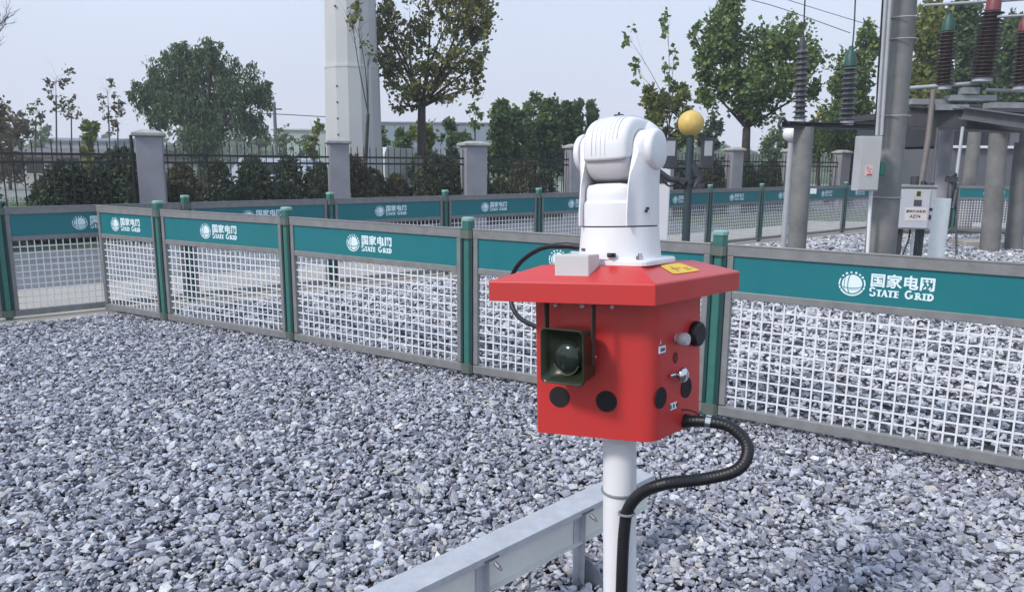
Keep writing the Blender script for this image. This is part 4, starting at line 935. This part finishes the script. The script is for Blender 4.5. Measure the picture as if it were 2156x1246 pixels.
def tree(name, label, base_px, base_y, Y, clusters, n, leaf, mat, trunk_r=.14, fork=None, group=None, aspect=.7, droop=0.0, cat='tree', bark=None, dz=.5, trunk_lean=0, twigs=3, lime=None, loose=1.25):
    k = Y/FPX; b = P(base_px, base_y, Y); b = Vector((b.x, b.y, 0)); o = empty(name, b, label, cat, group)
    area = sum(c[2]*c[3] for c in clusters); P_ = []; lc = []
    for (px, py, rx, ry) in clusters:
        c = P(px, py, Y); yy = random.uniform(-1, 1)*rx*k*dz; q = Vector((c.x, c.y+yy, c.z))-b; lc.append((q, rx*k, ry*k))
        P_.append(clump_pts(q, (rx*k, max(rx, ry)*k*.9, ry*k), max(20, int(n*rx*ry/area)), RNG, hang=droop*2, loose=loose))
    me = leafmesh('crown', np.concatenate(P_), leaf, mat, aspect, droop); cr_ = bpy.data.objects.new('crown', me); COL.objects.link(cr_); cr_.parent = o
    m = MB(); fk = (P(fork[0], fork[1], Y)-b) if fork else Vector((0, 0, min(q.z for q, _, _ in lc)*.8)); fk.y = 0
    m.tube([(0, 0, 0), fk*.5+Vector((random.uniform(-.05, .05), 0, 0)), fk], [trunk_r*1.15, trunk_r*.95, trunk_r*.8], 10)
    for q, rx, ry in lc:
        mid = fk.lerp(q, .5)+Vector((random.uniform(-.2, .2)*rx, random.uniform(-.2, .2)*rx, .12*ry)); rr5 = trunk_r*.38
        m.tube(smooth_path([fk, mid, q], 4), list(np.linspace(rr5, rr5*.3, 9)), 6)
        for _ in range(twigs):
            e = q+Vector((random.uniform(-.9, .9)*rx, random.uniform(-.9, .9)*rx, random.uniform(-.5, .95)*ry)); st_ = fk.lerp(q, random.uniform(.55, 1)); m.tube([st_, (st_+e)/2+Vector((0, 0, .08*ry)), e], [rr5*.32, rr5*.2, rr5*.08], 4)
    m.build('trunk', bark or WOODB, o, recalc=False)
    if lime:
        m = MB(); m.tube([(0, 0, 0), fk*lime], [trunk_r*1.2, trunk_r*1.08], 10); m.build('whitewash', LIME, o)
    return o
tree('willow_tree', 'big rounded dark green willow behind the fence, between the first two pillars', 430, 400, 34,
     [(285, 190, 22, 26), (560, 185, 22, 24), (345, 150, 62, 52), (420, 130, 70, 50), (500, 165, 58, 50), (312, 200, 38, 38), (395, 210, 75, 50), (480, 235, 62, 48), (545, 205, 26, 30), (370, 105, 36, 28), (440, 100, 36, 26), (430, 285, 58, 45), (340, 240, 30, 35), (520, 255, 40, 30)], 20000, .22, L_WIL, .30, (430, 300), aspect=.35, droop=.8, loose=1.5)
tree('broadleaf_tree', 'sparse broadleaf tree with olive brown leaves and whitewashed trunk right of the mast', 882, 400, 22,
     [(860, 60, 50, 50), (950, 40, 55, 55), (1005, 50, 34, 60), (830, 130, 45, 45), (900, 130, 55, 50), (970, 130, 48, 45), (885, 195, 55, 34), (945, 195, 34, 30), (812, 40, 30, 40), (1000, -10, 38, 40), (900, -20, 70, 40), (1015, 130, 22, 36), (850, 225, 30, 15), (800, 95, 20, 40), (812, 165, 24, 34), (1030, 60, 16, 50), (1020, 10, 24, 40), (795, 30, 18, 50), (1000, 185, 24, 24)], 6200, .125, L_BRD, .14, (888, 225), aspect=.85, twigs=6, lime=.55, loose=2.0)
tree('broadleaf_tree', 'thin twiggy broadleaf branches hanging in front of the mast', 762, 400, 19.2, [(755, 60, 26, 50), (775, 110, 18, 30), (738, 20, 22, 22)], 130, .13, L_BRD, .05, (775, 240), aspect=.8, twigs=7)
tree('broadleaf_tree', 'large full green tree right of the yellow ball', 1568, 400, 27,
     [(1530, 40, 42, 50), (1515, 105, 52, 48), (1600, 105, 58, 52), (1660, 85, 42, 55), (1700, 125, 34, 45), (1478, 140, 28, 48), (1560, 180, 66, 46), (1640, 180, 56, 44), (1500, 195, 42, 36), (1590, 232, 46, 32), (1545, 0, 26, 36), (1462, 78, 10, 24), (1715, 185, 20, 28)], 11000, .165, L_GRN, .17, (1572, 270), aspect=.8, twigs=5, loose=1.6)
tree('sapling', 'slender young tree with a few leaves on bare upright twigs right of the white camera', 1405, 400, 24, [(1405, 60, 10, 70), (1408, 150, 16, 40), (1325, 80, 8, 50), (1340, 150, 12, 40), (1420, 120, 8, 30)], 150, .19, L_GRN, .03, (1410, 230), aspect=.8, twigs=4)
tree('shrub', 'bright green leafy shrub crown behind the white camera head', 1400, 400, 24.5, [(1395, 225, 45, 38), (1365, 200, 22, 22), (1425, 200, 30, 30), (1440, 270, 30, 50), (1375, 270, 30, 40)], 3300, .16, L_YEL, .08, (1400, 300))
tree('broadleaf_tree', 'green tree showing between the green capped insulator and the thick pole', 1800, 400, 30, [(1800, 160, 45, 60), (1828, 85, 22, 42), (1790, 230, 52, 40), (1760, 290, 40, 50), (1830, 290, 40, 60), (1770, 180, 20, 35)], 8000, .20, L_GRN, .16, (1800, 300))
tree('shrub', 'light green bush low between the round column and the big green tree', 1725, 400, 34, [(1725, 255, 34, 34), (1715, 300, 30, 40), (1750, 300, 30, 40)], 1500, .24, L_YEL, .08, (1725, 320))
tree('poplar_tree', 'tall yellow green tree just right of the thick pole', 1950, 400, 27, [(1945, 80, 34, 60), (1955, 160, 40, 55), (1935, 200, 32, 60), (1960, 40, 26, 40), (1925, 280, 30, 60)], 8000, .18, L_YEL, .15, (1945, 260))
tree('poplar_tree', 'tall dark green tree behind the brown insulators', 2045, 400, 29, [(2040, 90, 45, 60), (2050, 160, 55, 60), (2020, 220, 50, 60), (2075, 230, 40, 60), (2030, 30, 30, 40)], 9500, .20, L_MID, .16, (2045, 260))
tree('poplar_tree', 'tall dark green tree at the right edge behind the last insulator', 2130, 400, 30, [(2120, 110, 45, 60), (2150, 160, 50, 70), (2190, 110, 50, 80), (2125, 220, 50, 60), (2165, 240, 50, 60), (2140, 60, 30, 40)], 9500, .20, L_MID, .16, (2130, 260))
mids = [(1050, 250, 24, 36, 'sparse bushy young tree right of the third pillar', 26), (1088, 262, 30, 40, 'dense rounded young tree second from the third pillar', 27), (1125, 245, 30, 42, 'dense young tree behind the fourth fence bay, left of its tallest twigs', 29), (1160, 240, 26, 40, 'young tree with a pointed top in the middle of the dark row', 28), (1190, 250, 26, 40, 'young tree left of the two narrow trees by the camera head', 30), (1218, 245, 14, 34, 'narrow upright young tree left of the gap by the camera head', 30), (1246, 240, 12, 32, 'narrow upright young tree nearest to the white camera head', 31)]
for px, py, rx, ry, lb, Y in mids: tree('young_tree', lb, px, 400, Y, [(px, py, rx, ry), (px+random.uniform(-6, 6), py+42, rx*1.2, ry*.9), (px+random.uniform(-5, 5), py-ry*.6, rx*.55, ry*.5), (px, py+85, rx*1.3, ry)], 2900, .17, L_MID, .07, (px, py+30), 'young trees behind the fence')
for px, py, rx, ry, lb, Y, mt, n_ in [(803, 290, 13, 28, 'small blue green bush beside the van', 30, L_MID, 500), (850, 300, 24, 32, 'round green bush between the van and the whitewashed trunk', 28, L_MID, 1000), (893, 290, 30, 36, 'leafy yellow green bush in front of the broadleaf trunk', 26, L_YEL, 900), (945, 285, 20, 45, 'tall narrow grey green bush left of the third pillar', 27, L_MID, 900), (975, 300, 26, 30, 'bush half hidden by the third pillar', 29, L_MID, 700), (1000, 235, 18, 24, 'thin sapling with few leaves above the third pillar', 25, L_GRN, 90), (662, 272, 15, 22, 'little yellow green tree left of the second pillar', 30, L_YEL, 260), (600, 290, 28, 22, 'grey green bush under the pole beside the willow', 50, L_MID, 700), (640, 300, 24, 20, 'grey green bush nearer to the second pillar', 52, L_MID, 600), (548, 290, 20, 28, 'bush at the right foot of the willow', 48, L_MID, 500),
      (22, 260, 40, 40, 'dark olive round bush at the left edge', 36, L_BRN, 1600), (-20, 230, 25, 40, 'dark tree cut off by the left edge', 30, L_BRN, 800), (92, 275, 24, 16, 'low blue green bush left of the saplings', 60, L_MID, 700), (190, 272, 17, 24, 'small yellow green tree behind the left fence bay', 27, L_YEL, 420), (118, 160, 26, 42, 'bare twiggy sapling with scattered brown leaves at the left', 27, L_BRN, 110), (75, 232, 22, 22, 'short brown leaved sapling left of the tall twiggy one', 28, L_BRN, 80), (150, 215, 26, 24, 'loose twiggy sapling with few leaves right of the tall one', 30, L_BRN, 60), (228, 190, 24, 34, 'airy sapling with tiny leaves left of the willow', 30, L_BRN, 90), (248, 235, 24, 24, 'low twiggy sapling beside the first pillar', 28, L_BRN, 90), (1620, 300, 26, 36, 'grey green conical tree under the big green tree', 36, L_MID, 900), (1650, 290, 20, 30, 'grey green tree left of the round column', 38, L_MID, 700), (1500, 290, 26, 50, 'dark bush left of the sixth pillar', 30, L_DRK, 1300)]:
    sp = n_ < 150
    tree('sapling' if sp else 'bush', lb, px, 400, Y, [(px, py, rx, ry), (px+3, py+ry*1.2, rx*.9, ry*.8)] + ([(px-3, py+ry*2.4, rx*1.0, ry)] if not sp else []), int(n_*1.4), .15 if sp else .19, mt, .03 if sp else .07, (px, py+ry), aspect=.7, twigs=9 if sp else 3, cat='sapling' if sp else 'bush', bark=M('grey brown twigs', (.10, .085, .07), .9))
# bare branches reaching in at the top left
bo = P(-60, 300, 11); br = empty('bare_tree', (bo.x, bo.y, 0), 'bare leafless branches reaching in at the top left corner', 'tree')
m = MB()
def grow(m, p, d, L_, r_, k):
    q = p+d*L_+Vector((random.uniform(-.1, .1), random.uniform(-.1, .1), random.uniform(-.05, .1)))*L_
    mid = (p+q)/2+Vector((random.uniform(-.08, .08), 0, random.uniform(-.08, .08)))*L_
    m.tube([p, mid, q], [r_, r_*.8, r_*.6], 5)
    if k:
        for _ in range(3 if k > 1 else 2): grow(m, p.lerp(q, random.uniform(.45, 1)), (d+Vector((random.uniform(-.75, .75), random.uniform(-.5, .5), random.uniform(-.25, .55)))).normalized(), L_*random.uniform(.55, .75), r_*.55, k-1)
obr = Vector(br.location)
m.tube([(0, 0, 0), P(-60, 150, 11)-obr], [.06, .035], 7)
grow(m, P(-60, 160, 11)-obr, Vector((.75, 0, .65)).normalized(), .42, .015, 4); grow(m, P(-50, 110, 11)-obr, Vector((.6, 0, .8)).normalized(), .42, .013, 4); grow(m, P(-60, 90, 11)-obr, Vector((.9, .1, .35)).normalized(), .36, .012, 3)
m.build('branches', M('dark twig bark', (.035, .03, .03), .9), br, recalc=False)
# clipped conical shrubs in a row behind the iron fence
def cone_shrub(h, r, n, mat):
    z = RNG.uniform(0, 1, n)**1.25; a = RNG.uniform(0, 2*PI, n); rr = r*(1-z)**.42*(RNG.uniform(.55, 1.05, n))*(1+.12*np.sin(a*3+z*9))
    p = np.stack([rr*np.cos(a), rr*np.sin(a), z*h+.03], 1); me = leafmesh('foliage', p, .105, mat, .5, 0.0)
    return me
variants = [(cone_shrub(h, r, 3000, mt), h) for h, r, mt in ((1.50, .56, L_DRK), (1.36, .52, L_DRK), (1.66, .50, L_DRK), (1.48, .62, L_BRN), (1.25, .58, L_BRN))]
m = MB(); m.cyl((0, 0, 0), (0, 0, 1.0), .03, n=6); stem = m.mesh('stem'); stem.materials.append(WOODB)
line = [Vector((p.x, p.y, 0)) for p in pos]
k_ = 0; s_acc = 0
nrm = Vector((-.57, .82, 0))
spots = []
for i in range(len(line)-1):
    a, b = line[i], line[i+1]; d = (b-a); n_ = int(d.length/.66)
    for j in range(n_):
        for row in (1, 2, 3):
            spots.append((a+d*((j+.5+.3*row)/n_)+nrm*(.55+.95*(row-1)+random.uniform(-.15, .15)), row))
spots += [(Vector((P(px, 400, Y).x, Y, 0)), 0) for px, Y in ((96, 14.4), (122, 14.2), (146, 14.6), (182, 15.0), (206, 14.7), (238, 15.3), (262, 15.0))]
open_px = [(0, 60), (215, 280), (1690, 1760)]
for (p, row) in spots:
    pxx = CX+FPX*p.x/(p.y*math.cos(PITCH)+1.4*math.sin(PITCH)*0+.2)
    if row and any(a <= pxx <= b for a, b in open_px) and random.random() < .8: continue
    if row == 0: pass
    elif (0 <= pxx <= 290 and random.random() < .6) or (row == 3 and random.random() < .5): continue
    if row and (pxx < -120 or pxx > 1900 or random.random() < (.27 if row < 3 else .5)): continue
    me, h = variants[random.randrange(5)]
    o = empty('conical_shrub', p, 'dark evergreen shrub in the dense clipped rows behind the black iron fence', 'shrub', 'dark shrubs behind the iron fence', rz=random.uniform(0, 6)); sc = random.uniform(.85, 1.12); o.scale = (sc, sc, sc*random.uniform(.88, 1.08))
    f_ = bpy.data.objects.new('foliage', me); COL.objects.link(f_); f_.parent = o
    t_ = bpy.data.objects.new('stem', stem); COL.objects.link(t_); t_.parent = o
# far wood closing the horizon
pp = []
for i in range(900):
    x = random.uniform(-190, 190); y = random.uniform(150, 185); h = random.uniform(2.5, 6.5)+2*math.sin(x*.07)
    pp.append(clump_pts((x, y, h*.5), (4.5, 4, h*.5), 34, RNG))
me = leafmesh('far_wood', np.concatenate(pp), 1.5, L_MID, .9)
o = bpy.data.objects.new('far_wood', me); COL.objects.link(o); tag(o, 'hazy low band of distant woodland closing the horizon', 'woodland', kind='stuff')
# grass tufts at the far left beyond the railing
n_ = 9000; gx = RNG.uniform(-19, -5, n_); gy = RNG.uniform(15.5, 31, n_)
me = leafmesh('grass', np.stack([gx, gy, np.full(n_, .02)], 1), .10, leafmat('grass blades', (.085, .14, .045)), .18, -1.2)
o = bpy.data.objects.new('grass', me); COL.objects.link(o); tag(o, 'green lawn grass growing beyond the iron fence at the far left', 'grass', kind='stuff')
# ------------------------------------------------------------------ haze
HD = 0.0019
m = MB(); m.b2((-250, -25, -1), (250, 195, 32)); hz_ = m.mesh('haze'); ho = bpy.data.objects.new('haze', hz_); COL.objects.link(ho); tag(ho, 'thin pale haze filling the air', 'haze', kind='stuff')
hm = bpy.data.materials.new('haze'); hm.use_nodes = True; hn = hm.node_tree; hn.nodes.clear()
ou = hn.nodes.new('ShaderNodeOutputMaterial'); pv = hn.nodes.new('ShaderNodeVolumePrincipled'); pv.inputs['Density'].default_value = HD; pv.inputs['Color'].default_value = (.92, .94, 1, 1); pv.inputs['Anisotropy'].default_value = .1
hn.links.new(pv.outputs[0], ou.inputs['Volume']); hz_.materials.append(hm)
